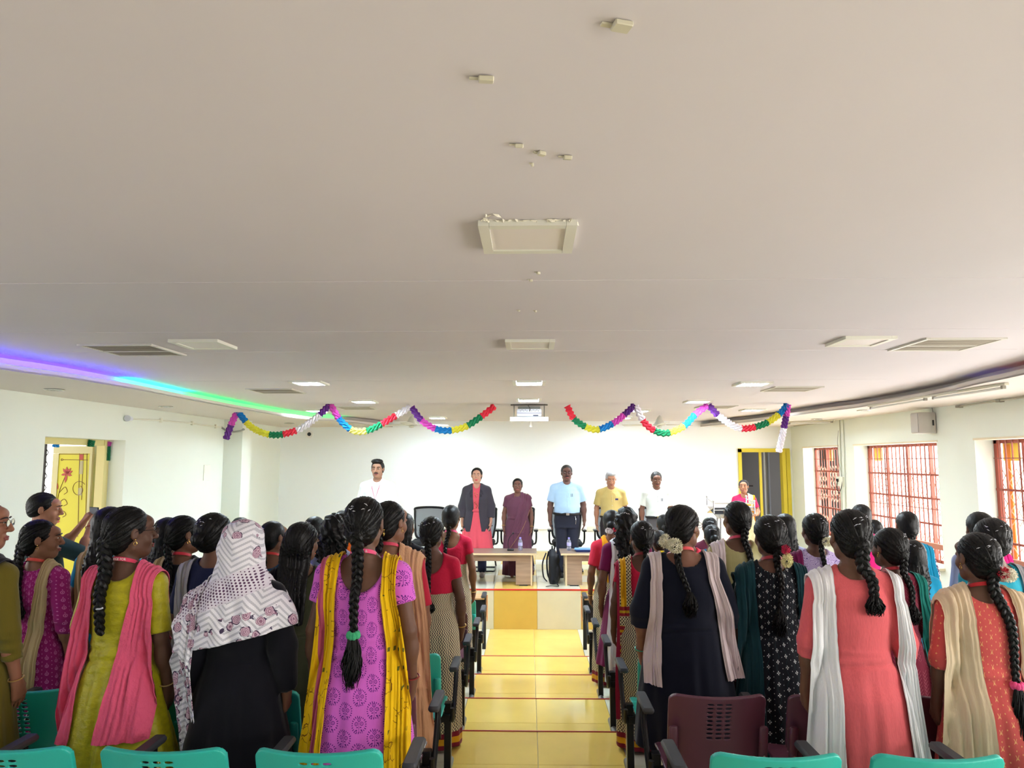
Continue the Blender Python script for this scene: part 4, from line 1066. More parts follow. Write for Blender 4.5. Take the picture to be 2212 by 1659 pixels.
MB().tube([(h(1),-.155,h(14)),(h(2),-.17,h(20)),(h(-2),-.10,h(27)),(h(0),-.05,h(30))], .006, 6).build('cable', plain('cab', (70,72,70)), pj, True)
# ceiling fans
for (px, py, l) in ((889,917,'small white ceiling fan hanging at left over the stage'),(1425,917,'small white ceiling fan hanging at right over the stage')):
    Yf = 12.9; c = at(px, py, Y=Yf); e = empty('ceiling_fan', c, 0, l, 'fan', 'ceiling fans over the stage'); m_ = plain('fan_white', (214,212,200), rough=.35)
    MB().tube([(0,0,.05),(0,0,ZCEIL-c.z)], .010, 8).build('down_rod', m_, e); MB().lathe([(.10,-.02),(.115,.0),(.085,.03),(.06,.09),(.035,.13),(.02,.145)], n=20).build('motor', m_, e, True); MB().lathe([(.02,.0),(.05,-.012),(.05,-.03),(.0,-.04)], (0,0,-.02), 16).build('cap', m_, e, True)
    for i in range(3):
        R_ = Matrix.Rotation(i*2*PI/3+.5, 4, 'Z'); b = MB().box((.42,0,.0), (.56,.13,.006), bev=.002); b.V = [tuple(R_ @ Vector((x, y, z+y*.15))) for x, y, z in b.V]; b.build('blade', m_, e)
# security camera
c = at(669, 938, Y=YF); e = empty('security_camera', c, 0, 'white round dome camera on the front wall below garland', 'camera')
MB().tube([(0,0,0),(0,-.03,0)], .075, 20).build('housing', plain('pj_white', (245,245,242)), e, True); MB().ball((0,-.035,0), (.04,.04,.04), 14, 10).build('dome', plain('dome', (40,38,40), rough=.1), e, True)
# pipes, cables, switches on the walls
mc = plain('conduit', (224,222,206), rough=.5)
e = empty('lamp_holder_conduit', at(268,904,X=XL), 0, 'thin white conduit with lamp holder high on the left wall', 'conduit')
P = [at(x, y, X=XL+.03)-e.location for x, y in ((285,905),(345,908),(410,914),(470,922),(478,923))]
MB().tube(P, .010, 6).build('pipe', mc, e)
MB().tube([P[0]-Vector((0,.02,0)), P[0]+Vector((.02,-.14,0))], [.028,.040], 12).build('lamp_holder', plain('holder', (214,216,226), rough=.4), e)
for x, y in ((348,908),(415,914),(466,921)): q = at(x, y, X=XL+.03)-e.location; MB().box(q, (.03,.03,.06)).build('bracket', mc, e)
e = empty('loose_cable', at(478,922,X=XL+.1), 0, 'grey flexible cable curling around the left pillar near the ceiling', 'cable')
MB().tube([at(x, y, Y=11.85)-e.location for x, y in ((478,923),(490,931),(505,933),(520,931),(528,927),(524,928))], .016, 8).build('cable_run', plain('cable_grey', (150,150,144), rough=.5), e, True)
e = empty('switch_plate', at(446,1021,X=XL+.001), 0, 'white flush switch plate on the left wall beside pillar', 'switch')
MB().box((.005,0,0), (.012,.22,.24), bev=.003).build('plate', plain('switch_white', (236,236,222), rough=.3), e); MB().box((.013,0,.03), (.004,.17,.07)).build('rocker', plain('switch_white', (236,236,222)), e)
e = empty('wall_conduit', at(1815,910,X=XR), 0, 'pair of thin pipes running down the right wall between first two windows', 'conduit')
for px in (1813,1821):
    MB().tube([at(px,906,X=XR-.015)-e.location, at(px+3,980,X=XR-.015)-e.location, at(px+8,1250,X=XR-.015)-e.location], .008, 6).build('pipe', plain('pipe_grey', (190,194,178)), e)
e = empty('wall_socket', at(1818,1040,X=XR), 0, 'socket box with black plug and looped cable on the right wall', 'socket')
MB().box((-.02,0,0), (.04,.26,.16), bev=.004).build('box', plain('sock_box', (222,222,206)), e); MB().box((-.05,.05,.02), (.03,.06,.05), bev=.008).build('plug', plain('plug', (30,30,32)), e)
MB().tube([(-.05,.05,.0),(-.06,.08,-.10),(-.05,-.0,-.2),(-.05,-.10,-.1),(-.03,-.12,.04)], .006, 6).build('plug_cable', plain('plug', (30,30,32)), e, True)
MB().tube([at(1811,930,X=XR-.03)-e.location, at(1809,955,X=XR-.04)-e.location, at(1812,1000,X=XR-.03)-e.location, (-.03,-.1,.08)], .004, 5).build('hanging_cable', plain('cable_grey', (150,150,144)), e, True)
c = at(2015,914,X=XR); e = empty('wall_speaker', c, 0, 'light grey box speaker high on the right wall between windows', 'speaker')
MB().box((-.12,0,0), (.22,.20,.27), bev=.010).build('cabinet', plain('spk', (196,190,184), rough=.6), e, True); MB().box((-.235,0,0), (.006,.17,.24)).build('front_panel', plain('spk2', (186,180,176)), e); MB().box((-.05,-.102,0), (.02,.006,.07)).build('handle_slot', plain('plug', (30,30,32)), e)
MB().tube([(-.02,-.06,.13),(-.03,-.05,.22),(-.02,-.03,ZSOF-c.z)], .005, 5).build('speaker_cable', plain('cable_grey', (150,150,144)), e, True)
def batten(p0, p1, label, nm='tube_light_fitting'):
    a = at(*p0, Z=ZSOF-.02); b = at(*p1, Z=ZSOF-.02); e = empty(nm, (a+b)/2, 0, label, 'tube light', 'slim tube fittings along the right border'); a2, b2 = a-e.location, b-e.location
    d = (b2-a2); R_ = Matrix.Rotation(math.atan2(d.y, d.x), 3, 'Z'); MB().box((0,0,.008), (d.length,.045,.022), R_, bev=.004).build('channel', plain('batten', (206,202,182), rough=.5), e)
    u = d.normalized(); MB().tube([a2+u*.06+Vector((0,0,-.022)), b2-u*.06+Vector((0,0,-.022))], .013, 10).build('tube', plain('tube_off', (216,214,206), rough=.3), e)
    for q in (a2+u*.05, b2-u*.05): MB().box(q+Vector((0,0,-.014)), (.03,.03,.035), R_).build('end_cap', plain('batten2', (150,146,134)), e)
batten((1878,879),(2004,858),'long unlit tube fitting in the right ceiling border, far one')
batten((2012,857),(2175,831),'long unlit tube fitting in the right ceiling border, nearest camera')
batten((1700,913),(1803,909),'thin unlit tube fitting high in the far right corner')
e = empty('curtain_rail', at(2130,868,X=XR-.03), 0, 'dark thin rail on brackets high on right wall above nearest window', 'rail')
MB().tube([at(1715,920,X=XR-.04)-e.location, at(1765,914,X=XR-.04)-e.location], .012, 6).build('rail_rod', plain('rail_gry', (170,166,150)), e)
MB().tube([at(2068,878,X=XR-.04)-e.location, at(2240,854,X=XR-.04)-e.location], .010, 6).build('rail_rod', plain('rail_gry', (170,166,150)), e)
for q in ((2072,878),(2160,866)): MB().box(at(*q,X=XR-.03)-e.location, (.06,.06,.03)).build('bracket', plain('batten2', (150,146,134)), e)
e = empty('wall_trunking', (-.2, YF-.012, SZ+.40), 0, 'thin white cable trunking with sockets low along the front wall', 'conduit')
MB().box((.6,0,0), (1.6,.02,.02)).build('trunk', mc, e); MB().box((1.42,0,.02), (.16,.03,.09), bev=.004).build('socket_plate', mc, e); MB().box((.05,0,.02), (.16,.03,.09), bev=.004).build('socket_plate', mc, e)
# paper garlands
GC = dict(v=(98,44,130), p=(206,78,180), b=(16,120,190), y=(214,206,60), g=(20,120,78), r=(214,44,66), w=(226,220,226), Y=(206,196,90), G=(150,140,120))
def garland(pts, seq, label, Yd=10.2, r=.040):
    C = curve3([at(p[0], p[1], Y=Yd if len(p) < 3 else p[2]) for p in pts], 14); seg = np.linalg.norm(np.diff(C, axis=0), axis=1); s = np.concatenate([[0], np.cumsum(seg)])
    e = empty('paper_garland', tuple(C[0]), 0, label, 'garland', 'crepe paper garlands'); n = len(seq)
    for i, ch in enumerate(seq):
        s0, s1 = s[-1]*i/n, s[-1]*(i+1)/n; m = max(8, int((s1-s0)/.028)); ss = np.linspace(s0, s1, m); P = np.stack([np.interp(ss, s, C[:,k]) for k in range(3)], 1)-C[0]
        T_ = np.gradient(P, axis=0); T_ /= np.linalg.norm(T_, axis=1, keepdims=True); A = np.cross(T_, [0,1,.2]); A /= np.linalg.norm(A, axis=1, keepdims=True); B = np.cross(T_, A); V = []; F = []; K = 12
        for j in range(m):
            for k in range(K):
                q = 2*PI*k/K; rr = r*((1.35 if k % 2 == 0 else .6) if j % 2 == 0 else (.6 if k % 2 == 0 else 1.0)); V.append(tuple(P[j]+(A[j]*math.cos(q)+B[j]*math.sin(q))*rr))
        for j in range(m-1):
            for k in range(K): F.append((j*K+k, j*K+(k+1) % K, (j+1)*K+(k+1) % K, (j+1)*K+k))
        F.append(tuple(range(K-1,-1,-1))); F.append(tuple((m-1)*K+k for k in range(K)))
        MB().add(V, F).build('garland_section', cloth('gar'+ch, GC[ch], rough=.6, bump=(60,(1,1,1),.4)), e)
garland([(513,889),(500,916),(488,949)], 'pv', 'short loose garland tail in pink and purple by the left pillar')
garland([(513,889),(545,924),(590,940),(640,930),(680,905),(713,874)], 'byygrwwv', 'multicoloured paper garland, first swag from the left wall')
garland([(714,874),(735,908),(765,931),(800,928),(850,901),(887,879)], 'pbYgrw', 'multicoloured paper garland, second swag from the left wall')
garland([(889,880),(915,912),(955,930),(1000,924),(1035,903),(1069,877)], 'vpbygr', 'multicoloured paper garland, swag ending just left of projector')
garland([(1225,877),(1243,908),(1285,928),(1325,914),(1355,890),(1371,875)], 'rgybpv', 'multicoloured paper garland, swag starting just right of projector')
garland([(1373,877),(1395,916),(1432,936),(1475,922),(1502,895),(1529,875)], 'wrgybp', 'multicoloured paper garland, middle swag on the right')
garland([(1531,875),(1555,900),(1600,925),(1650,916),(1685,893),(1701,873)], 'vwwrgyb', 'multicoloured paper garland, swag nearest the yellow door')
garland([(1702,874),(1697,905),(1690,940),(1682,977)], 'pvww', 'hanging garland tail in pink, purple and white beside yellow door')
for pts, sq_, l in ((((124,948),(122,956),(120,966)),'b','blue paper garland scrap hanging in the left doorway'),(((166,948),(160,952),(158,956)),'w','white paper garland scrap at top of the left doorway'),(((199,951),(197,958),(196,965)),'g','short green paper garland scrap at top of left doorway'),(((236,954),(233,962),(232,976),(231,995)),'pggg','long green paper garland scrap on the left door jamb')):
    garland(pts, sq_, l, Yd=8.6 if l[0] != 'l' else 9.0, r=.034)

# ------------------------------------------------------------ auditorium chairs
def chair_meshes():
    f = Field((-.26,-.10,-.22), (.26,.05,.22), .0042); Wb, Hb = .230, .195
    def outline(x, z):   # flat top, rounded corners, belly like a bowl at the bottom
        ax = np.abs(x); top = z-Hb
        side = ax-Wb; corner = np.sqrt(np.maximum(ax-(Wb-.045),0)**2+np.maximum(z-(Hb-.045),0)**2)-.045
        box = np.maximum(np.maximum(side, top), corner)
        low = np.where(z < -.035, (np.sqrt((ax/.238)**2+((z+.035)/.165)**2)-1)*.165, -1.)
        strap = np.where((ax > .188) & (z > -.10), -.01, low)
        return np.maximum(box, np.minimum(low, np.where(ax > .188, np.maximum(-z-.085, 0.188-ax), 1)))
    def sdf(x, y, z):
        yc = .055*(x/.24)**2*-1*-1 - .02*(z/.2)**2
        plate = np.abs(y+.02-yc*.9)-.0042; rim = np.maximum(np.abs(y+.012-yc*.9)-.011, -(outline(x, z)+.0065))
        o = outline(x, z); d = np.maximum(np.minimum(plate, rim), o)
        for i in range(3):
            for j in range(9):
                cx, cz = (i-1)*.042+.000*j, .160-j*.0215
                hh = (np.sqrt(((x-cx)/.0155)**2+((z-cz)/.0056)**2)-1)*.0056; d = np.maximum(d, -hh)
        return d
    f.put(sdf, (-.25,-.09,-.21), (.25,.04,.21), 0)
    back = f.mesh('backrest', plain('skin', (0,0,0)), .35)
    f = Field((-.25,-.22,-.05), (.25,.26,.05), .006)
    def seat(x, y, z):
        o = np.sqrt(np.maximum(np.abs(x)-.18,0)**2+np.maximum(np.abs(y)-.16,0)**2)-.05; zc = -.02*np.cos(x*6)-.015*(y > .1)*(y-.1)*8
        d = np.maximum(np.abs(z-zc)-.006, o)
        for i in range(5):
            for j in range(7): d = np.maximum(d, -((np.sqrt(((x-(i-2)*.05)/.017)**2+((y-(j-3)*.03)/.005)**2)-1)*.005))
        return d
    f.put(seat, (-.24,-.21,-.05), (.24,.24,.05), 0); st = f.mesh('seat', plain('skin', (0,0,0)), .4)
    return back, st
BK, ST = chair_meshes()
M_teal = material('plastic_teal', (42,182,168), rough=.32, spec=.5, bump=(180, (1,1,1), .05)); M_mar = material('plastic_maroon', (90,50,66), rough=.35, spec=.5, bump=(180, (1,1,1), .05))
M_blk = plain('chair_black', (22,22,26), rough=.3, metal=.2, spec=.5); M_pad = plain('arm_pad', (58,60,66), rough=.5)
br_me = MB().box((0,0,0), (.040,.026,.16), bev=.008).me('bracket', M_teal, True); scr = MB().tube([(0,-.014,-.06),(0,-.017,-.06)], .006, 8).me('screw', plain('chrome', (190,190,188)))
post_me = MB().box((0,0,0), (.034,.022,.26), bev=.003).me('post', M_blk)
pad_me = MB().box((0,0,0), (.058,.29,.030), bev=.010).me('arm_pad', M_pad, True)
tb = MB().tube(curve3([(0,.12,-.02),(0,.11,-.10),(0,.02,-.20),(0,-.08,-.30),(0,-.13,-.30),(0,-.15,-.22)], 5), .0125, 8); arm_me = tb.me('arm_tube', M_blk, True)
leg_me = MB().box((0,0,.22), (.045,.055,.44), bev=.004).me('leg', M_blk); foot_me = MB().tube([(0,-.16,.018),(0,.17,.018)], .024, 10).me('foot', plain('foot_grey', (120,122,122), rough=.35, metal=.5), True)
def chair(X, Y, Z, mat, side, label, end=True, pad=None):
    e = empty('auditorium_chair', (X, Y, Z), 0, label, 'chair', 'plastic chairs with black frames in tiered rows')
    b = link('backrest', BK, e, (0,-.235,.635), (math.radians(12),0,0)); b.material_slots[0].link = 'OBJECT'; b.material_slots[0].material = mat
    for sx in (-1,1):
        k = link('bracket', br_me, e, (sx*.212,-.250,.60), (math.radians(12),0,0)); k.material_slots[0].link = 'OBJECT'; k.material_slots[0].material = mat
        link('screw', scr, k)
        link('post', post_me, e, (sx*.212,-.205,.42), (math.radians(12),0,0))
    s = link('seat', ST, e, (0,.02,.43), (math.radians(3),0,0)); s.material_slots[0].link = 'OBJECT'; s.material_slots[0].material = mat
    MB_beam = link('beam', beam_me, e, (0,.03,.35)); xs = side*.2825
    link('arm_pad', pad_me, e, (xs,.16,.65)); link('arm_tube', arm_me, e, (xs,.13,.645)); link('arm_tube', arm_me, e, (xs,.08,.645)).scale = (1,.8,.97)
    if end: link('leg', leg_me, e, (xs-side*.035,.05,0)); link('foot', foot_me, e, (xs-side*.035,.05,0))
    return e
beam_me = MB().box((0,0,0), (.53,.05,.05), bev=.004).me('beam', M_blk)
ORD = ['last','first','second','third','fourth','fifth','sixth','seventh']
rows = {6:'nearest row',5:'second row from the camera',4:'third row from the camera',3:'fourth row from the camera',2:'fifth row from the camera',1:'sixth row from the camera',0:'front row before the stage'}
cmat = {(6,1):'ttttt',(6,-1):'tttttt',(5,1):'mmmmm',(5,-1):'mttttt',(4,1):'tmt',(4,-1):'ttm',(3,1):'mt',(3,-1):'tt',(2,1):'tm',(2,-1):'mt',(1,1):'mt',(1,-1):'tm'}
for (k, sd), q in cmat.items():
    for i, ch in enumerate(q):
        X = .055+sd*((.815 if k == 6 else .835)+.565*i)
        chair(X, edge(k+1)+(.29 if k == 6 else .20), zt(k), M_teal if ch == 't' else M_mar, -sd, '%s chair, %s right of the aisle, %s' % ('teal' if ch == 't' else 'maroon', ORD[i+1], rows[k]) if sd > 0 else '%s chair, %s left of the aisle, %s' % ('teal' if ch == 't' else 'maroon', ORD[i+1], rows[k]), end=(i % 2 == 0))
# narrow desk fronts at the head of the front row
for sd in (-1, 1):
    e = empty('writing_desk', (.055+sd*.62, 9.25, 0), 0, 'narrow wooden desk with black end frame at the front row, %s of the aisle' % ('right' if sd > 0 else 'left'), 'desk')
    MB().box((sd*.30,.02,.62), (.62,.30,.02), bev=.003).build('desktop', material('desk_wood', (198,158,112), rough=.5, var=(6,(.3,3,3),.15)), e)
    MB().box((0,.0,.50), (.05,.22,.26), bev=.004).build('end_panel', M_blk, e); MB().box((-sd*.03,.10,.47), (.012,.10,.30)).build('wood_edge', plain('wood_edge', (220,160,110)), e)
    link('leg', leg_me, e, (0,0,0)); link('arm_pad', pad_me, e, (0,-.05,.655)); MB().box((sd*.30,.12,.45), (.60,.02,.30)).build('front_panel', plain('desk_dark', (44,40,44)), e)
p = at(1296,1370,Y=7.75); e = empty('notebook', (.055+.80, 7.86, zt(1)+.452), .2, 'white open notebook lying on a seat at the right of the aisle', 'notebook')
MB().box((0,0,0), (.24,.18,.008), bev=.002).build('pages', plain('paper', (230,232,240)), e); MB().box((0,0,-.006), (.25,.19,.003)).build('cover', plain('nb', (90,90,150)), e)

# ------------------------------------------------------------ on the stage
M_wd = material('table_laminate', (158,132,112), rough=.45, var=(7,(.25,3,3),.22)); M_wt = material('table_top_laminate', (140,120,106), rough=.35, var=(7,(.3,3,3),.15)); M_we = plain('table_edge', (222,200,160), rough=.5)
def table(x0, x1, label):
    y0, y1, h = 10.52, 11.12, .455; e = empty('low_table', ((x0+x1)/2, y0, SZ), 0, label, 'table', 'low laminate tables on the stage'); L = x1-x0; D = y1-y0
    MB().box((0,D/2,h-.012), (L,D,.024)).build('tabletop', M_wt, e); MB().box((0,-.003,h-.012), (L,.006,.026)).build('edge_band', M_we, e)
    for s in (-1,1):
        MB().box((s*(L/2-.075),D/2,h/2-.012), (.024,D-.06,h-.024)).build('side_panel', M_we, e); MB().box((s*(L/2-.19),.05,h/2-.005), (.22,.02,h-.04)).build('leg_panel', M_wd, e)
        MB().box((s*(L/2-.19),.05,.006), (.12,.03,.012)).build('foot', plain('plug', (30,30,32)), e)
    MB().box((0,.06,h-.024-.045), (L-.16,.018,.09)).build('apron', M_wd, e); return e
table(-1.14, .10, 'low wooden laminate table on stage before the two standing women'); table(.44, 1.70, 'low wooden laminate table on stage before the man in pale blue shirt')
def bottle(px, label, X=None, Y=10.85):
    c = at(px, 1180, Y=Y); e = empty('water_bottle', (c.x, Y, SZ+.4555), 0, label, 'bottle', 'small water bottles on the stage tables')
    m_ = plain('bottle_pet', (225,228,245), rough=.08, trans=.75, ior=1.2)
    MB().lathe([(.028,0),(.032,.006),(.032,.045),(.029,.055),(.032,.065),(.032,.12),(.026,.145),(.014,.162),(.013,.172)], n=16).build('bottle_body', m_, e, True)
    MB().lathe([(.0325,.070),(.0325,.115)], n=16).build('wrap_label', plain('blabel', (196,190,236), rough=.4), e, True); MB().lathe([(.015,.170),(.015,.188),(.012,.190)], n=14).build('cap', plain('bcap', (150,140,226), rough=.4), e, True)
bottle(1124, 'clear water bottle with lilac cap on the left stage table'); bottle(1229, 'clear water bottle with lilac cap on the right stage table')
c = at(1103,1178,Y=10.85); e = empty('desk_microphone', (c.x, 10.85, SZ+.4555), 0, 'black desk microphone base with gooseneck on the left stage table', 'microphone')
MB().box((0,0,.012), (.10,.09,.024), bev=.008).build('base', M_blk, e); MB().tube(curve3([(-.03,.02,.02),(-.04,.02,.10),(-.02,.03,.18),(.03,.04,.24)], 5), .005, 6).build('gooseneck', M_blk, e, True); MB().ball((.035,.04,.245), (.012,.012,.016)).build('capsule', M_blk, e, True)
c = at(1262,1180,Y=10.8); e = empty('file_folder', (c.x+.02, 10.8, SZ+.4555), .05, 'dark blue document folder lying on the right stage table', 'folder')
MB().box((0,0,.012), (.30,.23,.024), bev=.003).build('cover', plain('folder_navy', (24,36,84), rough=.4), e); MB().box((0,-.002,.010), (.28,.225,.012)).build('pages', plain('paper', (230,232,240)), e)
e = empty('file_folder', (c.x-.02, 10.82, SZ+.480), -.08, 'pale blue folder lying on top of the dark blue one', 'folder'); MB().box((0,0,.006), (.24,.20,.010), bev=.002).build('cover', plain('folder_blue', (110,160,210), rough=.4), e)
# backpack
c = at(1208,1256,Y=10.75); e = empty('backpack', (.345, 10.78, SZ), 1.35, 'black backpack with straps leaning against the right stage table', 'bag')
f = Field((-.2,-.16,-.02),(.2,.16,.52),.008); f.prof([(.0,.11,.055,0),(.05,.13,.07,0),(.25,.135,.07,0),(.40,.12,.06,.01),(.48,.07,.04,.02)], .02); f.ell((0,-.065,.15),(.10,.035,.12),.02); f.ell((0,-.055,.34),(.09,.03,.07),.02); bm_ = link('bag_body', f.mesh('bag_body', plain('bag_black', (24,26,34), rough=.6, bump=(20,(1,1,1),.4)), .5), e)
for s in (-1,1): MB().tube(curve3([(s*.10,.09,.44),(s*.16,.13,.30),(s*.15,.12,.12),(s*.10,.08,.04)], 5), .014, 6, flat=.4).build('shoulder_strap', plain('bag_black', (24,26,34)), e, True)
MB().tube(curve3([(-.12,-.02,.06),(-.22,-.10,.02),(-.32,-.12,.012),(-.28,-.02,.012),(-.36,.04,.012)], 5), .009, 6, flat=.5).build('loose_strap', plain('bag_black', (24,26,34)), e, True)
MB().tube(curve3([(-.09,-.14,.25),(-.02,-.15,.27),(.08,-.14,.25)], 4), .004, 5).build('zip', plain('zip', (90,92,98), metal=.5), e, True); MB().tube(curve3([(-.04,.02,.48),(0,.02,.53),(.04,.02,.48)], 4), .008, 6).build('grab_handle', plain('bag_black', (24,26,34)), e, True)
# office chairs
mesh_m = material('chair_mesh', (150,154,158), rough=.9); 
t = mesh_m.node_tree
def office_parts():
    fr = MB(); P = [(-.20,-.0,.0),(-.235,-.02,.22),(-.245,-.0,.42),(-.225,.0,.475),(0,.02,.49),(.225,.0,.475),(.245,-.0,.42),(.235,-.02,.22),(.20,0,.0),(0,.01,-.03)]
    C = curve3(P+[P[0]], 5)[:-1]; fr.tube(C, .020, 8, closed=True); fr.tube(curve3([(-.235,-.02,.20),(-.1,.02,.17),(0,.03,.16),(.1,.02,.17),(.235,-.02,.20)], 4), .012, 6)
    pm_ = MB(); V = []; F = []; nx, nz = 9, 9
    for s_ in (0,1):
        for j in range(nz):
            z = -.01+.48*j/(nz-1); w = np.interp(z, [-.01,.22,.42,.47], [.19,.225,.235,.215])
            for i in range(nx): x = -w+2*w*i/(nx-1); V.append((x, .02-(x/.24)**2*.03+.004*s_, z))
    N_ = nx*nz
    for j in range(nz-1):
        for i in range(nx-1): a = j*nx+i; F.append((a,a+1,a+nx+1,a+nx)); F.append((N_+a+nx,N_+a+nx+1,N_+a+1,N_+a))
    pm_.add(V, F)
    cu = MB().box((0,.24,.44), (.48,.46,.08), bev=.03)
    ar = MB(); ar.tube(curve3([(0,.10,.40),(.06,.14,.42),(.075,.17,.50),(.075,.18,.62)], 4), .014, 8); pad = MB().box((.07,.18,.635), (.07,.24,.028), bev=.010)
    base = MB()
    for s in (-1,1): base.tube(curve3([(s*.16,.02,.42),(s*.20,-.05,.30),(s*.24,-.10,.05),(s*.24,-.06,.016),(s*.24,.40,.016),(s*.18,.44,.016),(0,.44,.016)], 4), .013, 6)
    base.tube([(-.24,.0,.016),(.24,.0,.016)], .013, 6)
    return fr.me('back_frame', M_blk, True), pm_.me('mesh_back', mesh_m, True), cu.me('seat_cushion', plain('cushion', (34,34,38), rough=.8), True), ar.me('arm', M_blk, True), pad.me('arm_pad', M_blk, True), base.me('sled_base', plain('sled', (50,52,56), metal=.5, rough=.3), True)
OP = office_parts()
for px, l in ((928,'black mesh-back office chair standing free at left on the stage'),(1040,'black mesh-back office chair behind the woman in dark blazer'),(1121,'black office chair behind the woman in purple sari'),(1222,'black office chair behind the man in pale blue shirt'),(1318,'black office chair behind the grey-haired man in mustard shirt'),(1412,'black office chair behind the man in white shirt with brass buckle')):
    X = (px-1144)/1574*12.2; e = empty('office_chair', (X, 12.25, SZ), PI, l, 'chair', 'office chairs standing in a line on stage')
    link('back_frame', OP[0], e, (0,-.02,.50), (.12,0,0)); link('mesh_back', OP[1], e, (0,-.02,.50), (.12,0,0)); link('seat_cushion', OP[2], e)
    for s in (-1,1): link('arm', OP[3], e, (s*.21,0,0), scale=(s,1,1)); link('arm_pad', OP[4], e, (s*.21,0,0), scale=(s,1,1))
    link('sled_base', OP[5], e)
# steel lectern
c = at(1580,1105,Y=11.2); e = empty('lectern', (c.x, 11.15, SZ), 0, 'stainless steel lectern with railed reading tray at right of the stage', 'lectern'); ml = plain('steel', (206,208,214), metal=.9, rough=.22); zt_ = c.z-SZ
MB().box((0,.12,zt_+.02), (.60,.42,.02), Matrix.Rotation(-.25,3,'X'), bev=.004).build('reading_tray', ml, e)
bs = MB(); bs.add([(-.30,-.09,zt_-.03),(.30,-.09,zt_-.03),(.22,.0,zt_-.10),(-.22,.0,zt_-.10),(-.30,.30,zt_+.06),(.30,.30,zt_+.06),(.22,.22,zt_-.02),(-.22,.22,zt_-.02)], [(0,3,2,1),(3,7,6,2),(0,4,7,3),(1,2,6,5),(4,5,6,7),(0,1,5,4)]); bs.build('tray_hopper', ml, e)
for zz in (.03,.13): MB().tube([(-.30,-.10,zt_+zz),(.30,-.10,zt_+zz)], .010, 8).build('rail', ml, e, True)
for s in (-1,1):
    for yy, zz in ((-.10,.0),(.30,.10)): MB().tube([(s*.30,yy,zt_+zz-.02),(s*.30,yy,zt_+.15+zz*.5)], .011, 8).build('rail_post', ml, e, True); MB().ball((s*.30,yy,zt_+.165+zz*.5), .018).build('knob', ml, e, True)
    MB().tube([(s*.30,-.10,zt_+.13),(s*.30,.30,zt_+.18)], .009, 8).build('side_rail', ml, e, True)
    for yy in (.0,.20): MB().tube([(s*.17,yy,zt_-.08),(s*.21,yy,.03)], .016, 8).build('leg', ml, e, True)
MB().box((0,.1,.02), (.50,.36,.03), bev=.006).build('base_plate', ml, e)
e = empty('book_stack', (c.x+.22, 11.28, SZ+zt_+.03), .1, 'small stack of yellow and white books on the lectern tray', 'books')
for i, q in enumerate(((220,180,60),(235,235,230),(200,150,50))): MB().box((.0,0,.012+i*.026), (.17,.12,.022), bev=.002).build('book', plain('bk%d' % i, q), e)
# ------------------------------------------------------------ prints and fabrics
def cell(u, v, w, h, stag=.5):
    c = (u/w).floor(); vv = v/h + c.mod(2.0)*stag
    return ((u/w).fract()-.5)*w, (vv.fract()-.5)*h
def noi(t, scale, det=2):
    n = t.nodes.new('ShaderNodeTexNoise'); n.inputs['Scale'].default_value = scale; n.inputs['Detail'].default_value = det
    tc = t.nodes.new('ShaderNodeTexCoord'); t.links.new(tc.outputs['Object'], n.inputs[0]); return N(t, n.outputs[0])
def vor(t, scale, feat='F1'):
    n = t.nodes.new('ShaderNodeTexVoronoi'); n.feature = feat; n.inputs['Scale'].default_value = scale
    tc = t.nodes.new('ShaderNodeTexCoord'); t.links.new(tc.outputs['Object'], n.inputs[0]); return N(t, n.outputs['Distance'])
def wrap(x, y): return x.at2(y*-1)*.19
def p_motif(x, y, z, t):
    u = wrap(x, y); a, b = cell(u, z, .066, .105); a2, b2 = a, b
    m = ring(a+.012, b-.004, .0065, .0013).mx(ring(a-.012, b-.004, .0065, .0013)).mx(ring(a, b-.020, .0065, .0013))
    m = m.mx(disc(a, b-.020, .0022)).mx(disc(a-.012, b-.004, .002)).mx(disc(a+.012, b-.004, .002))
    stem = a.abs().lt(.0009)*b.lt(.016)*b.gt(-.030); r = (a*a+b*b).sqrt(); th = a.at2(b)
    fr = ((th*22).sin().gt(.25))*r.gt(.027)*(r + (th*3).sin()*.002).lt(.0345)
    lf = ((b*520).sin().gt(.1))*(a.abs()-(b*-.35)-.004).abs().lt(.0035)*b.lt(-.008)*b.gt(-.032)
    return [(m.mx(stem).mx(fr).mx(lf), (98,34,128))]
def p_dots(x, y, z, t):
    u = wrap(x, y); a, b = cell(u, z, .024, .022); c, d = cell(u+.012, z+.004, .048, .044)
    return [(ring(c, d, .008, .0016).mx(disc(c, d, .003)).mx(disc(a, b, .0028)), (214,120,180))]
def p_blackflower(x, y, z, t):
    u = wrap(x, y); a, b = cell(u, z, .062, .058); r = (a*a+b*b).sqrt(); th = a.at2(b)
    fl_ = (r.lt(.0105))*((th*4+r*200).sin().gt(.0))*r.gt(.002); wv = ((u + (z*58).sin()*.010).mod(.062)-.031).abs().lt(.0007)
    c, d = cell(u+.031, z+.02, .062, .029)
    return [(wv, (30,66,70)), (fl_.mx(disc(c, d, .0022)), (200,204,204))]
def p_swirl(x, y, z, t): n = (noi(t, 14, 2)*60).sin().abs(); return [(n.lt(.28), (96,70,150)), (noi(t, 9).gt(.6), (226,216,240))]
def p_net(x, y, z, t): v = vor(t, 48, 'DISTANCE_TO_EDGE'); return [(v.lt(.10), (60,54,84)), (vor(t, 22).lt(.12), (40,90,150))]
def p_gold(x, y, z, t):
    u = wrap(x, y); a, b = cell(u, z, .030, .034); c, d = cell(u+.015, z+.012, .060, .068)
    dm = (a.abs()+b.abs()*.8).lt(.0036); xx = (((c.abs()-d.abs()*.5-.002).abs().lt(.0016))*(d.abs().lt(.012)))*(c.abs().lt(.008))
    return [(dm.mx(xx), (232,170,118))]
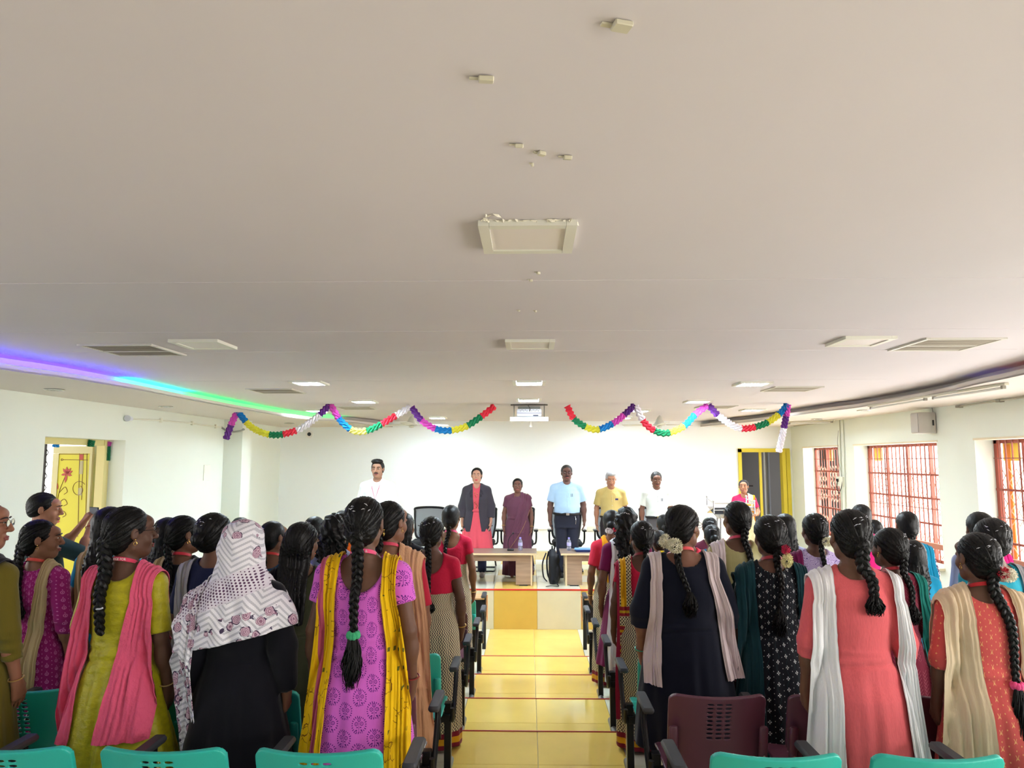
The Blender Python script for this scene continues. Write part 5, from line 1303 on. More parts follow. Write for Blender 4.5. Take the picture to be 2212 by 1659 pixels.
def p_chev(x, y, z, t):
    u = wrap(x, y); a = ((u/.052).fract()-.5).abs()*.052; v = (z*1.0 - a*1.1); n = noi(t, 5).gt(.42)
    return [((v.mod(.020)).lt(.0024)*a.lt(.018)*n, (176,96,110))]
def p_sari(x, y, z, t):
    u = wrap(x, y); k = ((u*330+(z*200).sin()*.8).sin()*(z*270).sin()); b = z.lt(.13); s = z.lt(.095)*z.gt(.055)
    return [(k.gt(.0), (84,74,76)), (b, (122,30,48)), (s, (206,150,30))]
def p_pallu(x, y, z, t):
    k = ((x*320).sin()*(z*260).sin()); b = ((z*7.5).fract()).lt(.5)*z.lt(1.02); s = ((z*22).fract()).lt(.4)
    return [(k.gt(.1), (70,52,50)), (b, (150,38,52)), (b*s, (206,158,40)), ((x+.148).abs().lt(.020)*z.gt(1.0), (226,168,28)), ((x+.178).lt(.0), (160,34,66))]
def p_yel(x, y, z, t):
    n = vor(t, 24, 'DISTANCE_TO_EDGE'); m = noi(t, 9); return [(n.lt(.022)*m.gt(.56), (120,74,20)), ((z*80).sin().gt(.80)*(x*300).sin().gt(.3)*m.lt(.42), (110,110,40)), ((x+.165).abs().lt(.012), (196,90,120))]
def p_hijab(x, y, z, t):
    tri = ((x*7.0).fract()-.5).abs()*2; d = (z*1.0 + x*.25 + tri*.055); st = (d.mod(.026)).lt(.0125)
    saw = (d.mod(.026)-.0062).abs().lt((x*900).sin()*.0008+.0052); a, b = cell(x+z*.38, z-x*.38, .0165, .0145); zb = (z-x*.38-1.315).abs(); dots = (a*a+b*b).sqrt().lt(zb*-.05+.0056)*zb.lt(.060)
    vd = vor(t, 19) + (noi(t, 60)-.5)*.22; zn = ((z+x*-.22).lt(1.19)).mx(z.gt(1.535)).mx(x.lt(-.15)).mx(x.gt(.055)*z.gt(1.44)); zn = zn*noi(t, 5).gt(.34); fl_ = vd.lt(.40)*zn; pet = fl_*((vd*52).sin()+(noi(t,90)-.5)*2).gt(.15); lv = zn*vd.gt(.40)*vd.lt(.47)*noi(t, 38).gt(.52)
    return [(st*saw, (198,197,208)), (zb.lt(.062), (228,222,234)), (dots, (96,66,98)), (fl_, (212,184,200)), (pet, (150,108,134)), (lv, (70,60,86))]
K = {}
pink = cloth('pink_print', (216,104,208), pattern=p_motif); yelp = sheer('yellow_print', (244,196,22), .06, pattern=p_yel)
lime = cloth('lime_silk', (176,166,14), rough=.45, spec=.4, bump=(16,(1.5,1.5,2.2),.9), var=(26,(1,1,1.5),.14)); rose = sheer('rose_scarf', (238,98,134), .05, (22,(2,2,1.6),1.0))
blackab = cloth('abaya_black', (18,18,26), bump=(5,(2,2,.5),.4)); hij = cloth('hijab_print', (240,238,246), pattern=p_hijab, bump=(16,(1,1,1),.5))
coral = cloth('coral_linen', (222,100,106), bump=(34,(3,3,.7),.22), var=(60,(6,6,.5),.06)); whsc = sheer('white_scarf', (250,248,252), .12); pksc = sheer('pale_pink_scarf', (232,216,218), .10)
coralg = cloth('coral_print', (208,88,86), pattern=p_gold); beigesc = sheer('beige_scarf', (232,208,176), .16); navy = cloth('navy', (20,24,40), bump=(5,(2,2,.6),.4))
magd = cloth('magenta_dots', (158,36,112), pattern=p_dots); tan = sheer('tan_scarf', (206,180,136), .08); turq = cloth('turquoise', (24,136,176)); blk = cloth('black_kurta', (24,22,30)); greysc = sheer('grey_scarf', (182,180,184), .15)
navyL = cloth('navy_blue', (28,34,66)); oliv = cloth('olive_dark', (56,58,40)); peach = sheer('peach_scarf', (222,170,132), .10, (30,(4,4,.6),.6)); redk = cloth('red_kurta', (176,34,58)); blfl = cloth('black_floral', (18,20,28), pattern=p_blackflower)
tealsc = sheer('dark_teal_scarf', (22,58,66), .10); mark = cloth('maroon_chevron', (112,30,52), pattern=p_chev); teal2 = sheer('teal_scarf', (38,134,124), .1); maroon = cloth('maroon', (84,30,48)); bluek = cloth('petrol_blue', (34,78,112))
redb = cloth('red_blouse', (188,28,62), bump=(30,(2,2,2),.25)); sari = cloth('sari_check', (214,200,164), pattern=p_sari); pallu = cloth('pallu_check', (214,200,164), pattern=p_pallu); sage = cloth('sage_satin', (168,160,108), rough=.45, spec=.4); lav = cloth('lavender_print', (202,184,226), pattern=p_swirl)
netw = cloth('white_net', (232,230,238), pattern=p_net); bluesc = sheer('blue_scarf', (24,142,184), .08); orange = cloth('orange', (240,112,30)); mage = cloth('magenta', (214,30,120)); olives = cloth('olive_sleeve', (104,92,32)); violet = cloth('violet', (112,24,76)); turq2 = cloth('aqua', (44,160,186))
whiteb = cloth('white_blouse', (225,225,228)); lilac = cloth('lilac_grey', (150,156,190))
def stand(px, ptop, k, label, dY=0, Y=None, rot=0, **kw):
    Y = Y if Y is not None else edge(k+1)+.70+dY+(.06 if k == 6 else 0); z0 = zt(k); p = at(px, ptop, Y=Y); H = p.z-z0
    return person(label, p.x, Y, z0, H-.012, rot, **kw)
LR = (214,52,92)
# ---- nearest row
def kurta(mat, **k): d = dict(mat=mat, name='kurta'); d.update(k); return d
stand(-34, 1074, 6, 'woman at left edge in olive kurta with black scarf and spectacles', yaw=-62, rot=-.15, near=True, skin=(150,100,78), g=[kurta(olives, sleeve=1.55, hem=.4)], drapes=[dict(mat=cloth('black_scarf',(26,22,34)), xs=.085, w0=.12, w1=.17, end=.35, name='scarf', x1=.07)], hair='braid', hl=1.1, face={}, earring=True, arms='down', bangle=[(1,(190,150,90),.05)], extras=lambda r, H, G, J: glasses(r, H))
stand(283, 1092, 6, 'woman in lime kurta with pink scarf and long black braid, spectacles', yaw=-38, rot=-.12, near=True, skin=(96,66,52), g=[kurta(lime, sleeve=.92, hem=.30, flare=.30, neck=(.105,.085), fold=(10,.012))],
  drapes=[dict(mat=rose, xs=-.135, w0=.075, w1=.15, end=.60, x1=-.20, seed=3), dict(mat=rose, xs=.135, w0=.085, w1=.20, end=.62, x1=.115, seed=9, npl=5)], hl=1.06, hx=(0,-.02), hr=.030, tail=0, lantext='COLLEGE FOR', lanyard=LR, earring=True, face={}, bangle=[(1,(200,170,120),.06)],
  extras=lambda r, H, G, J: (glasses(r, H), MB().tube([(-.035,-.15,1.17),(0,-.168,1.175),(.012,-.168,1.18)], .004, 5).build('hair_clip', plain('clip', (215,215,225)), r)))
def hijab_extra(r, H, G, J):
    f = Field((-.36,-.32,.80), (.36,.26,1.68), .0085)
    f.ell(H((0,-.022,1.515)), (.096,.118,.102), .02, R=H.R); f.ell((0,-.05,1.40), (.085,.085,.10), .05); f.cap((0,-.035,1.45), (0,-.02,1.26), .098, .150, .05)
    f.prof([(1.00,.292,.20,-.02),(1.14,.278,.185,-.02),(1.21,.262,.170,-.02),(1.27,.222,.150,-.02),(1.33,.12,.11,-.025)], .05, lambda ph, z: (.008*np.sin(ph*7+z*9)+.005*np.sin(ph*13-z*14)).astype(np.float32))
    f.put(lambda x, y, z: (z-1.105-.55*(-x)*-1*.55+0*y), (-.4,-.4,.8), (.4,.3,1.3), 0, 'cut') if False else None
    f.put(lambda x, y, z: (-(z-(1.12+.34*x))+0*y), (-.4,-.4,.8), (.4,.3,1.4), 0, 'cut') if False else None
    a = f.ax; X, Y_, Z_ = a[0][:,None,None], a[1][None,:,None], a[2][None,None,:]; f.d = np.maximum(f.d, (1.075+.22*X) - Z_ + 0*Y_)
    f.ell(H((0,.125,1.478)), (.060,.09,.085), .012, 'cut', R=H.R)
    o = link('headscarf', f.mesh('headscarf', hij, .5, lambda V: .0035*np.stack([np.sin(V[:,2]*60+V[:,0]*25), np.sin(V[:,2]*45+V[:,0]*38+2*np.sin(V[:,0]*20)), 0*V[:,0]], 1)), r)
    class GG: pass
    GG.f = f; tl = drape(GG, hij, -.20, w0=.10, w1=.15, end=.52, x1=-.215, front=1.18, lo=1.2, near=True, npl=3, name='scarf_tail', hemslope=-.9, seed=4)
    link('scarf_tail', tl, r)
    ts = MB(); ts.ball((-.285,-.17,.50), (.028,.024,.032), 12, 9); ts.tube([(-.28,-.17,.60),(-.285,-.17,.53)], .0015, 4); ts.build('pompom', hij, o, True)
    MB().tube([(-.15,-.19,.53),(-.15,-.19,.49)], .0012, 4).ball((-.15,-.19,.485), .005).build('bead', plain('pearl', (220,220,220), rough=.2), o, True)
stand(530, 1122, 6, 'woman in black gown with white floral zigzag headscarf', yaw=-10, near=True, skin=(130,90,70), g=[dict(mat=blackab, name='gown', sleeve=1.9, hem=.06, flare=.28, neck=(.05,.02), fold=(7,.012), sleeve_r=1.35)], hair=None, trousers=None, extras=hijab_extra, bulk=.01)
stand(790, 1071, 6, 'woman in pink printed kurta with yellow scarf, braid with green tie', yaw=-8, near=True, skin=(104,72,56), g=[kurta(pink, sleeve=.50, hem=.30, flare=.26, neck=(.125,.165), puff=.008)],
  drapes=[dict(mat=yelp, xs=-.135, w0=.075, w1=.125, end=.34, x1=-.195, pleat=.008), dict(mat=yelp, xs=.130, w0=.055, w1=.11, end=.36, x1=.205, seed=5, pleat=.007)], hl=1.03, hx=(.0,-.01), hr=.025, tail=.24, tieband=(66,170,120), clip=True, lantext='S ARTS &', lanyard=(226,70,120), earring=True, bangle=[(1,(150,60,60),.08)], trousers=(226,180,40), bulk=.008)
stand(1832, 1098, 6, 'woman in plain coral kurta with white scarf and looped braid', yaw=6, rot=-.05, near=True, skin=(112,78,62), g=[kurta(coral, sleeve=1.3, hem=.25, flare=.235, neck=(.10,.062), fold=(8,.009))],
  drapes=[dict(mat=whsc, xs=-.150, w0=.085, w1=.165, end=.16, x1=-.20, pleat=.007), dict(mat=whsc, xs=.175, w0=.05, w1=.11, end=.14, x1=.25, seed=6)], hl=1.235, hx=(.05,.040), hr=.029, tail=.09, clip=True, bulk=.006)
stand(2106, 1148, 6, 'woman in coral gold-dotted kurta with beige scarf, jasmine and pink hair tie', yaw=8, near=True, skin=(104,74,60), g=[kurta(coralg, sleeve=1.2, hem=.25, flare=.25, neck=(.115,.075))],
  drapes=[dict(mat=beigesc, xs=-.150, w0=.12, w1=.235, end=.14, x1=-.175, pleat=.009, npl=5), dict(mat=beigesc, xs=.150, w0=.08, w1=.14, end=.14, x1=.235, seed=8)], hl=.93, hx=(.05,.062), hr=.024, tail=.30, tieband=(236,84,140), clip=True, lanyard=(200,36,44), earring=True,
  flower=[(.052,1.425,(.028,.022,.026),(240,234,216),70),(.024,1.436,(.018,.016,.020),(190,30,54),30)], bulk=.012)
# ---- second row
stand(92, 1121, 5, 'woman in magenta dotted kurta with tan scarf, head turned to the right', yaw=-62, rot=-.1, near=True, skin=(140,96,74), g=[kurta(magd, sleeve=1.4)], drapes=[dict(mat=tan, xs=.10, w0=.05, w1=.10, end=.58, x1=.075, seed=2)], hair='braid', hl=1.12, tail=.12, hr=.026, lanyard=(226,80,70), earring=True, face={}, clip=True)
stand(243, 1093, 5, 'woman in turquoise kurta with long loose hair, behind the lime kurta', yaw=-20, g=[kurta(turq, sleeve=.6)], drapes=[dict(mat=tan, xs=-.12, end=.7)], hair='long', hl=1.2, hx=(0,-.04), hw=.055, dY=.24, skin=(120,84,66))
stand(400, 1112, 5, 'woman in black kurta with tan-edged scarf, head turned right, earring', yaw=-48, near=True, g=[kurta(blk, sleeve=.9)], drapes=[dict(mat=tan, xs=-.13, w0=.06, w1=.10, end=.7)], hair='braid', hl=1.12, tail=.15, lanyard=(200,40,60), earring=True, face={}, dY=.24, skin=(122,84,64))
stand(466, 1108, 5, 'woman in navy kurta with grey scarf and hair in a low bun', yaw=-25, near=True, g=[kurta(navyL, sleeve=.9)], drapes=[dict(mat=greysc, xs=-.14, w0=.07, w1=.12, end=.6)], hair='bun', clip=True, vol=.008, dY=-.12, skin=(110,76,60))
stand(655, 1127, 5, 'woman in dark olive kurta with long straight loose hair', yaw=-18, near=True, g=[kurta(oliv, sleeve=1.1, neck=(.12,.09))], drapes=[dict(mat=cloth('black_scarf',(26,22,34)), xs=-.15, w0=.08, w1=.10, end=.7)], hair='long', hl=1.02, hw=.088, vol=.006, skin=(110,78,60))
stand(843, 1081, 5, 'woman with peach scarf and red kurta, right of the pink kurta', yaw=-32, near=True, g=[kurta(redk, sleeve=1.0, neck=(.10,.06))], drapes=[dict(mat=peach, xs=.135, w0=.12, w1=.17, end=.25, x1=.20, pleat=.005, npl=5)], hair='braid', hl=1.2, hx=(-.05,-.08), tail=.1, lanyard=(206,60,90), earring=True, face={}, skin=(126,86,66), trousers=(200,160,40))
stand(1472, 1091, 5, 'woman in navy kurta with pale scarf, white jasmine in hair, spectacles', yaw=-46, near=True, bulk=.042, belly=.02, skin=(140,98,80), g=[kurta(navy, sleeve=1.35, hem=.32, flare=.25, neck=(.15,.075), sleeve_r=1.25)],
  drapes=[dict(mat=pksc, xs=-.165, w0=.060, w1=.085, end=.66, x1=-.205, pleat=.006), dict(mat=pksc, xs=.150, w0=.065, w1=.105, end=.68, x1=.255, seed=7)], hair='braid', hl=1.14, hr=.020, tail=.14, hx=(-.03,-.0), lanyard=(250,92,100), earring=True, face={}, vol=.008,
  flower=[(-.022,1.415,(.036,.026,.034),(240,236,210),110),(.034,1.395,(.034,.024,.036),(240,236,210),100)], bangle=[(-1,(70,170,150),.02)], trousers=(220,220,214), extras=lambda r, H, G, J: glasses(r, H, (90,60,80)))
stand(1660, 1112, 5, 'woman in black kurta with white flowers, dark teal scarf and jasmine', yaw=6, near=True, skin=(104,72,58), g=[kurta(blfl, sleeve=.9, hem=.3, neck=(.12,.07))], drapes=[dict(mat=tealsc, xs=-.165, w0=.10, w1=.15, end=.28, x1=-.175), dict(mat=tealsc, xs=.155, w0=.07, w1=.08, end=.8, x1=.19, seed=4)], hair='braid', hl=1.08, hr=.019, tail=.16, hx=(.03,.0), clip=True, lanyard=(170,50,64), vol=.006,
  flower=[(.042,1.365,(.026,.020,.036),(232,226,170),80),(.036,1.425,(.016,.014,.018),(196,40,80),24)])
stand(1918, 1139, 5, 'woman in maroon chevron kurta with teal scarf, behind the white scarf', yaw=22, near=True, skin=(96,66,54), g=[kurta(mark, sleeve=1.3)], drapes=[dict(mat=teal2, xs=.155, w0=.06, w1=.10, end=.6, x1=.21)], hair='braid', hl=1.16, hx=(.05,.06), tail=.12, clip=True, lanyard=(170,36,50), earring=True, vol=.004)
stand(2138, 1119, 5, 'woman in aqua kurta with large dark bun at far right', yaw=-12, near=True, g=[kurta(turq2, sleeve=.7, neck=(.13,.11))], drapes=[dict(mat=greysc, xs=.14, w0=.06, w1=.09, end=.8)], hair='bun', vol=.010, clip=True, skin=(110,76,60))
# ---- third row
stand(366, 1116, 4, 'woman in maroon kurta with long dark hair, left of the black kurta', yaw=-20, g=[kurta(maroon, sleeve=1.0)], drapes=[dict(mat=tan, xs=.10, w0=.06, w1=.1, end=.7)], hair='long', hl=1.15, hw=.075)
stand(592, 1124, 4, 'woman in petrol blue kurta with red lanyard, right of the headscarf', yaw=-34, g=[kurta(bluek, sleeve=.8, neck=(.11,.10))], drapes=[dict(mat=whsc, xs=.13, w0=.07, w1=.1, end=.8)], hair='braid', hl=1.05, clip='arc', lanyard=(220,60,60), face={}, skin=(130,92,72))
stand(728, 1110, 4, 'woman with big curly dark hair left of the pink kurta', yaw=-12, g=[kurta(lilac, sleeve=.8)], hair='curly', hl=1.2, hw=.095, vol=.014)
stand(934, 1114, 4, 'woman in red blouse and checked sari with braid, left of the aisle', yaw=-14, near=True, skin=(92,62,50), bulk=.012, g=[dict(mat=redb, name='blouse', sleeve=.42, hem=1.06, bottom=1.06, neck=(.118,.16), fold=None, infl=.009), dict(mat=sari, name='sari', sleeve=0, hem=.02, flare=.20, neck=(.01,.01), inner=True, fold=(8,.007), waist=1.075)], drapes=[dict(mat=pallu, xs=-.12, w0=.09, w1=.14, end=.45, x1=-.16)], hair='braid', hl=1.02, hr=.022, tail=.10, clip=True, earring=True, bangle=[(1,(200,160,80),.1)])
stand(1385, 1123, 4, 'woman in red blouse and gold-edged checked sari, right of the aisle', yaw=12, near=True, skin=(98,66,54), g=[dict(mat=redb, name='blouse', sleeve=.45, bottom=1.06, hem=1.06, neck=(.112,.13), fold=None, infl=.009), dict(mat=sari, name='sari', sleeve=0, hem=.02, flare=.19, neck=(.01,.01), inner=True, waist=1.075)], drapes=[dict(mat=pallu, xs=-.145, w0=.10, w1=.13, end=.22, x1=-.15, pleat=.006)], hair='braid', hl=1.12, hx=(.03,.02), hr=.020, tail=.12, clip=True, lanyard=(140,40,50), earring=True)
stand(1590, 1081, 4, 'woman in sage satin kurta with long tight braid and pale scarf', yaw=16, near=True, skin=(100,70,54), g=[kurta(sage, sleeve=.8, neck=(.13,.085))], drapes=[dict(mat=pksc, xs=-.145, w0=.08, w1=.10, end=.6)], hair='braid', hl=1.10, hx=(.045,.03), hr=.023, tail=.12, lanyard=(206,66,96), earring=True)
stand(1757, 1107, 4, 'woman in lavender print kurta with cream jasmine, before the far windows', yaw=4, near=True, skin=(100,70,58), g=[kurta(lav, sleeve=.5)], drapes=[dict(mat=violet, xs=-.16, w0=.09, w1=.1, end=.9)], hair='braid', hl=1.12, hx=(.03,.0), hr=.018, tail=.12, clip=True, flower=[(.030,1.42,(.030,.022,.024),(238,234,206),80)])
stand(1968, 1164, 4, 'shorter woman with long dark hair and silver clips, beside maroon kurta', g=[kurta(turq, sleeve=.8)], hair='long', hl=1.2, hw=.075, clip=True)
stand(2112, 1104, 4, 'woman in lilac grey kurta with magenta scarf, head at far right back', yaw=-8, g=[kurta(lilac, sleeve=.8)], drapes=[dict(mat=mage, xs=.14, w0=.07, w1=.09, end=.8)], hair='bun')
# ---- fourth row
stand(522, 1116, 3, 'woman whose dark head shows just above the floral headscarf', g=[kurta(blk)], hair='bun', clip=True)
stand(682, 1114, 3, 'woman in orange dress, head behind the long straight hair', yaw=-20, g=[kurta(orange, sleeve=.6, puff=.01)], drapes=[dict(mat=whsc, xs=-.12, w0=.05, w1=.08, end=.9)], hair='bun', clip='arc')
stand(742, 1101, 2, 'woman with hair clip, head behind the curly hair', g=[kurta(orange, sleeve=.6)], hair='long', hl=1.2, clip=True)
stand(874, 1106, 3, 'woman with long wavy hair showing right of peach scarf', g=[kurta(blk)], hair='long', hl=1.15, yaw=-15)
stand(1352, 1095, 3, 'woman with long curly hair and white scarf over violet kurta', yaw=-5, g=[kurta(violet, sleeve=.7)], drapes=[dict(mat=cloth('white_cloth',(236,236,246)), xs=-.105, w0=.05, w1=.09, end=.25, x1=-.16)], hair='curly', hl=1.12, hw=.085, clip='arc', vol=.004)
stand(1423, 1144, 2, 'short woman with dark hair and yellow flower beside navy kurta', g=[kurta(redk)], hair='bun', flower=[(.0,1.385,(.030,.02,.012),(240,220,40),50)])
stand(1484, 1118, 3, 'woman in red and peach sari mostly hidden behind the navy kurta', g=[kurta(cloth('red_peach',(236,60,84)), sleeve=.6)], hair='bun')
stand(1694, 1108, 3, 'woman with long loose hair behind the black floral kurta', yaw=-15, g=[kurta(lilac, sleeve=.8)], hair='long', hl=1.12)
stand(1858, 1088, 2, 'woman with magenta dupatta, head just above the coral kurta', yaw=-10, g=[kurta(mage, sleeve=.6)], hair='bun')
stand(1956, 1103, 3, 'woman in white netted print kurta with bright blue scarf by window', yaw=-6, g=[kurta(netw, sleeve=.8)], drapes=[dict(mat=bluesc, xs=.14, w0=.07, w1=.11, end=.5, x1=.19)], hair='braid', hl=1.2, hr=.022, hx=(.02,.03), skin=(120,84,64))
# ---- further rows
stand(975, 1090, 2, 'woman in red blouse beside the aisle, seen before the dark blazer', yaw=-10, skin=(124,84,62), g=[dict(mat=redb, name='blouse', sleeve=.45, bottom=1.06, hem=1.06, neck=(.115,.15), fold=None, infl=.009), dict(mat=sari, name='sari', sleeve=0, hem=.02, flare=.19, neck=(.01,.01), inner=True, waist=1.075)], hair='braid', hl=1.1, hx=(-.03,-.04), lanyard=(200,60,110), bangle=[(1,(206,170,90),.05)])
stand(1321, 1101, 2, 'woman in red and gold sari with small jasmine, nearest aisle on right', yaw=-8, skin=(120,80,60), g=[dict(mat=cloth('red_gold',(204,44,70)), name='blouse', sleeve=.75, bottom=1.04, hem=1.04, neck=(.10,.06), fold=None), dict(mat=sari, name='sari', sleeve=0, hem=.02, flare=.18, neck=(.01,.01), inner=True, waist=1.075)], drapes=[dict(mat=cloth('gold_edge',(232,160,30)), xs=-.075, w0=.05, w1=.10, end=.9)], hair='bun', vol=.004, flower=[(-.018,1.425,(.036,.022,.020),(236,232,236),60),(.028,1.44,(.018,.016,.014),(206,40,70),20)], bangle=[(-1,(206,170,90),.05)])
stand(1537, 1132, 2, 'woman with smooth hair and silver slide, right of navy kurta', g=[kurta(turq)], hair='bun', clip='arc')
stand(1886, 1121, 1, 'distant woman whose head shows beside the second window', g=[kurta(cloth('peach_k',(230,190,170)))], hair='bun')
stand(1532, 1116, 1, 'woman with clipped hair behind the one with silver slide', g=[kurta(maroon)], hair='bun', clip='arc')
stand(1434, 1110, 1, 'woman with dark hair seen before the man with belt buckle', g=[kurta(blk)], hair='bun')
# ---- man taking a picture by the left door
def phone(r, H, G, J):
    pass
cmr = stand(97, 1063, 4, 'man in dark green shirt filming with a phone beside the open door', Y=5.75, rot=-.60, sex='m', arms='phone', near=True, yaw=-36, pitch=-4, skin=(176,124,96), g=[dict(mat=cloth('dark_green', (34,56,60), bump=(10,(1,1,1),.8)), name='polo_shirt', sleeve=.96, hem=.80, neck=(.085,.03), infl=.020, fold=(5,.008))], hair='short', vol=0, face={}, trousers=(40,40,52), group=None, bangle=[(1,(150,50,40),.10)], belly=.02)[0]
# ---- people on the stage
def sperson(px, ptop, Y, label, **kw):
    p = at(px, ptop, Y=Y); H = p.z-SZ; kw.setdefault('face', {}); kw.setdefault('skin', (150,104,82))
    return person(label, p.x, Y, SZ, H-.010, kw.pop('rot', PI), group='people standing on the stage', near=True, **kw)
def surf_y(f):
    T = np.arange(.36,.03,-.002)
    def fy(x, z):
        S = f.sample(np.stack([np.full_like(T,x), T, np.full_like(T,z)],1)); k = np.where(S < 0)[0]; return T[k[0]] if len(k) else .06
    return fy
def flap(r, G, pts, mat, name, off=.006, th=.005):
    """flat cloth piece laid on the front of a garment, mirrored left and right"""
    fy = surf_y(G.f)
    for s in (-1,1):
        V = [(s*x, fy(s*x,z)+off+th, z) for x, z in pts]+[(s*x, fy(s*x,z)+off-th*.6, z) for x, z in pts]; n = len(pts)
        F = [tuple(range(n)), tuple(range(2*n-1,n-1,-1))]+[(i,n+i,n+(i+1)%n,(i+1)%n) for i in range(n)]
        if s < 0: F = [tuple(reversed(f)) for f in F]
        MB().add(V, F).build(name, mat, r)
def collar(r, mat, G):
    MB().tube([(.066*math.cos(a), -.016+.062*math.sin(a), 1.335-.020*math.sin(a)) for a in np.linspace(-PI*1.35, PI*.35, 18)], .012, 6, flat=1.2).build('collar_stand', mat, r, True)
    flap(r, G, [(.006,1.287),(.040,1.322),(.072,1.318),(.082,1.285),(.052,1.250)], mat, 'collar', .012, .006)
def shirt_bits(mat, pen=True, belt=True, belly=0, bulk=0, buckle=(190,190,190), badge=None):
    def fn(r, H, G, J):
        collar(r, mat, G); T = np.arange(.3,.03,-.003)
        def fy(x, z):
            S = G.f.sample(np.stack([np.full_like(T,x), T, np.full_like(T,z)],1)); k = np.where(S < 0)[0]; return T[k[0]] if len(k) else .1
        MB().tube([(0, fy(0,z)+.001, z) for z in np.linspace(1.26,.90,14)], .008, 4, flat=.35).build('button_placket', mat, r)
        for z in np.linspace(1.22,.94,5): MB().ball((0, fy(0,z)+.006, z), (.0045,.003,.0045), 8, 6).build('button', plain('button', (190,190,196), rough=.3), r)
        P = [(.035,1.18),(.105,1.18),(.105,1.10),(.035,1.10)]; pk = MB(); V = [(-x, fy(-x,z)+.004, z) for x, z in P]+[(-x, fy(-x,z)-.003, z) for x, z in P]; pk.add(V, [(0,1,2,3),(0,4,5,1),(1,5,6,2),(2,6,7,3),(3,7,4,0)]).build('breast_pocket', mat, r)
        if pen:
            for x in (.055,.075): MB().tube([(-x, fy(-x,1.17)+.008, 1.195),(-x, fy(-x,1.17)+.008, 1.150)], .0035, 6).build('pen', plain('pen', (40,50,80)), r)
        if badge: MB().box((-.075, fy(-.075,1.15)+.010, 1.175), (.045,.004,.025)).build('badge', plain('badge', badge), r)
        if belt:
            a, b = .170+bulk, .122+bulk+belly*.6; C = [(a*math.cos(q), b*math.sin(q)+belly*.4, .905) for q in np.linspace(0,2*PI,33)[:-1]]
            MB().tube(C, .018, 6, flat=1.0, closed=True).build('belt', plain('belt', (26,24,26), rough=.4), r, True); MB().box((0, b+belly*.4+.018, .905), (.045,.008,.034), bev=.003).build('belt_buckle', plain('bk%s' % (buckle,), buckle, metal=.9, rough=.3), r)
        shoes(r)
    return fn
SH = MB()
def shoes(r, col=(30,28,30)):
    for s in (-1,1):
        if 'shoe' not in K:
            f = Field((-.06,-.08,-.01),(.06,.20,.10),.006); f.cap((0,-.03,.035),(.0,.13,.028),.042,.036,.02); f.cap((0,-.03,.05),(0,-.02,.08),.042,.042,.02); f.d = np.maximum(f.d, (.001-f.ax[2])[None,None,:]); K['shoe'] = f.mesh('shoe', plain('skin', (120,82,62)), .6)
        o = link('shoe', K['shoe'], r, (s*.09,0,0)); o.material_slots[0].link = 'OBJECT'; o.material_slots[0].material = plain('shoe%s' % (col,), col, rough=.35)
def shirt(mat, **k): d = dict(mat=mat, name='shirt', sleeve=.80, hem=.90, bottom=.90, neck=(.080,.035), infl=.015, fold=(5,.006), sleeve_r=1.15); d.update(k); return d
wsh = cloth('white_shirt', (226,230,228)); bsh = cloth('blue_shirt', (176,208,238)); msh = cloth('mustard_shirt', (200,176,110)); gsh = cloth('mint_white_shirt', (222,228,222))
def s1x(r, H, G, J):
    shirt_bits(wsh, pen=False, belt=False)(r, H, G, J)
    MB().tube([(-.055,.05,1.325),(-.045,.115,1.25),(0,.135,1.10),(.045,.115,1.25),(.055,.05,1.325)], .006, 5, flat=.4).build('lanyard', plain('lanyp', (196,110,130)), r); MB().box((0,.14,1.06), (.05,.004,.07)).build('id_card', plain('idc', (225,225,228)), r)
sperson(816, 994, 10.6, 'young man in white shirt with pink lanyard standing at stage left', sex='m', g=[shirt(wsh, sleeve=1.9, sleeve_r=1.1)], hair='short', vol=.012, face=dict(moust=True), skin=(158,118,96), extras=s1x)
def s2x(r, H, G, J):
    gz = garment('blazer', cloth('blazer', (62,58,66), bump=(40,(1,1,1),.2)), 'f', .006, 0, 'down', hem=.66, flare=.180, sleeve=1.75, neck=(.085,.03), infl=.027, near=True, front_open=True, name='blazer', fold=None, sleeve_r=1.1, depthf=.7); link('blazer', gz.me, r)
    flap(r, gz, [(.058,1.30),(.095,1.262),(.112,1.205),(.085,1.215),(.092,1.19),(.045,1.03),(.036,1.06),(.050,1.18)], cloth('blazer2', (50,46,54)), 'lapel', .006, .004)
    em = MB(); g_ = random.Random(2)
    for i in range(26): em.ball((g_.uniform(-.02,.02), .128+.003*i/26, 1.24-i*.0095), (.006,.004,.006), 6, 5)
    tag(em.build('gold_embroidery', plain('gold', (205,165,90)), r, True), kind='stuff'); shoes(r, (150,140,136))
sperson(1030, 1010, 11.4, 'woman in dark blazer over long coral kurta on the stage', bulk=.006, g=[kurta(cloth('coral_pink',(214,84,98)), hem=.34, sleeve=1.2, flare=.24, neck=(.07,.06))], hair='bun', face=dict(lips=(190,50,70)), skin=(188,140,116), extras=s2x, trousers=(44,48,70))
plum = cloth('plum_sari', (98,58,76)); 
def s3x(r, H, G, J):
    m = MB().tube([(-.05,.05,1.32),(-.035,.118,1.20),(-.015,.135,1.165),(.015,.135,1.165),(.035,.118,1.20),(.05,.05,1.32)], .0035, 6); m.build('necklace', plain('gold', (205,165,90)), r, True)
    T = np.arange(.36,.03,-.003)
    def fy(x, z):
        S = G.f.sample(np.stack([np.full_like(T,x), T, np.full_like(T,z)],1)); k = np.where(S < 0)[0]; return T[k[0]] if len(k) else .12
    MB().tube([(x, fy(x,z)+.016, z) for x, z in zip(-.20+.32*np.linspace(0,1,20)**1.25, np.linspace(1.10,.48,20)-.03*np.sin(np.linspace(0,3.14,20)))], .006, 5, flat=.5).build('gold_border', plain('gold2', (176,140,84), rough=.5), r)
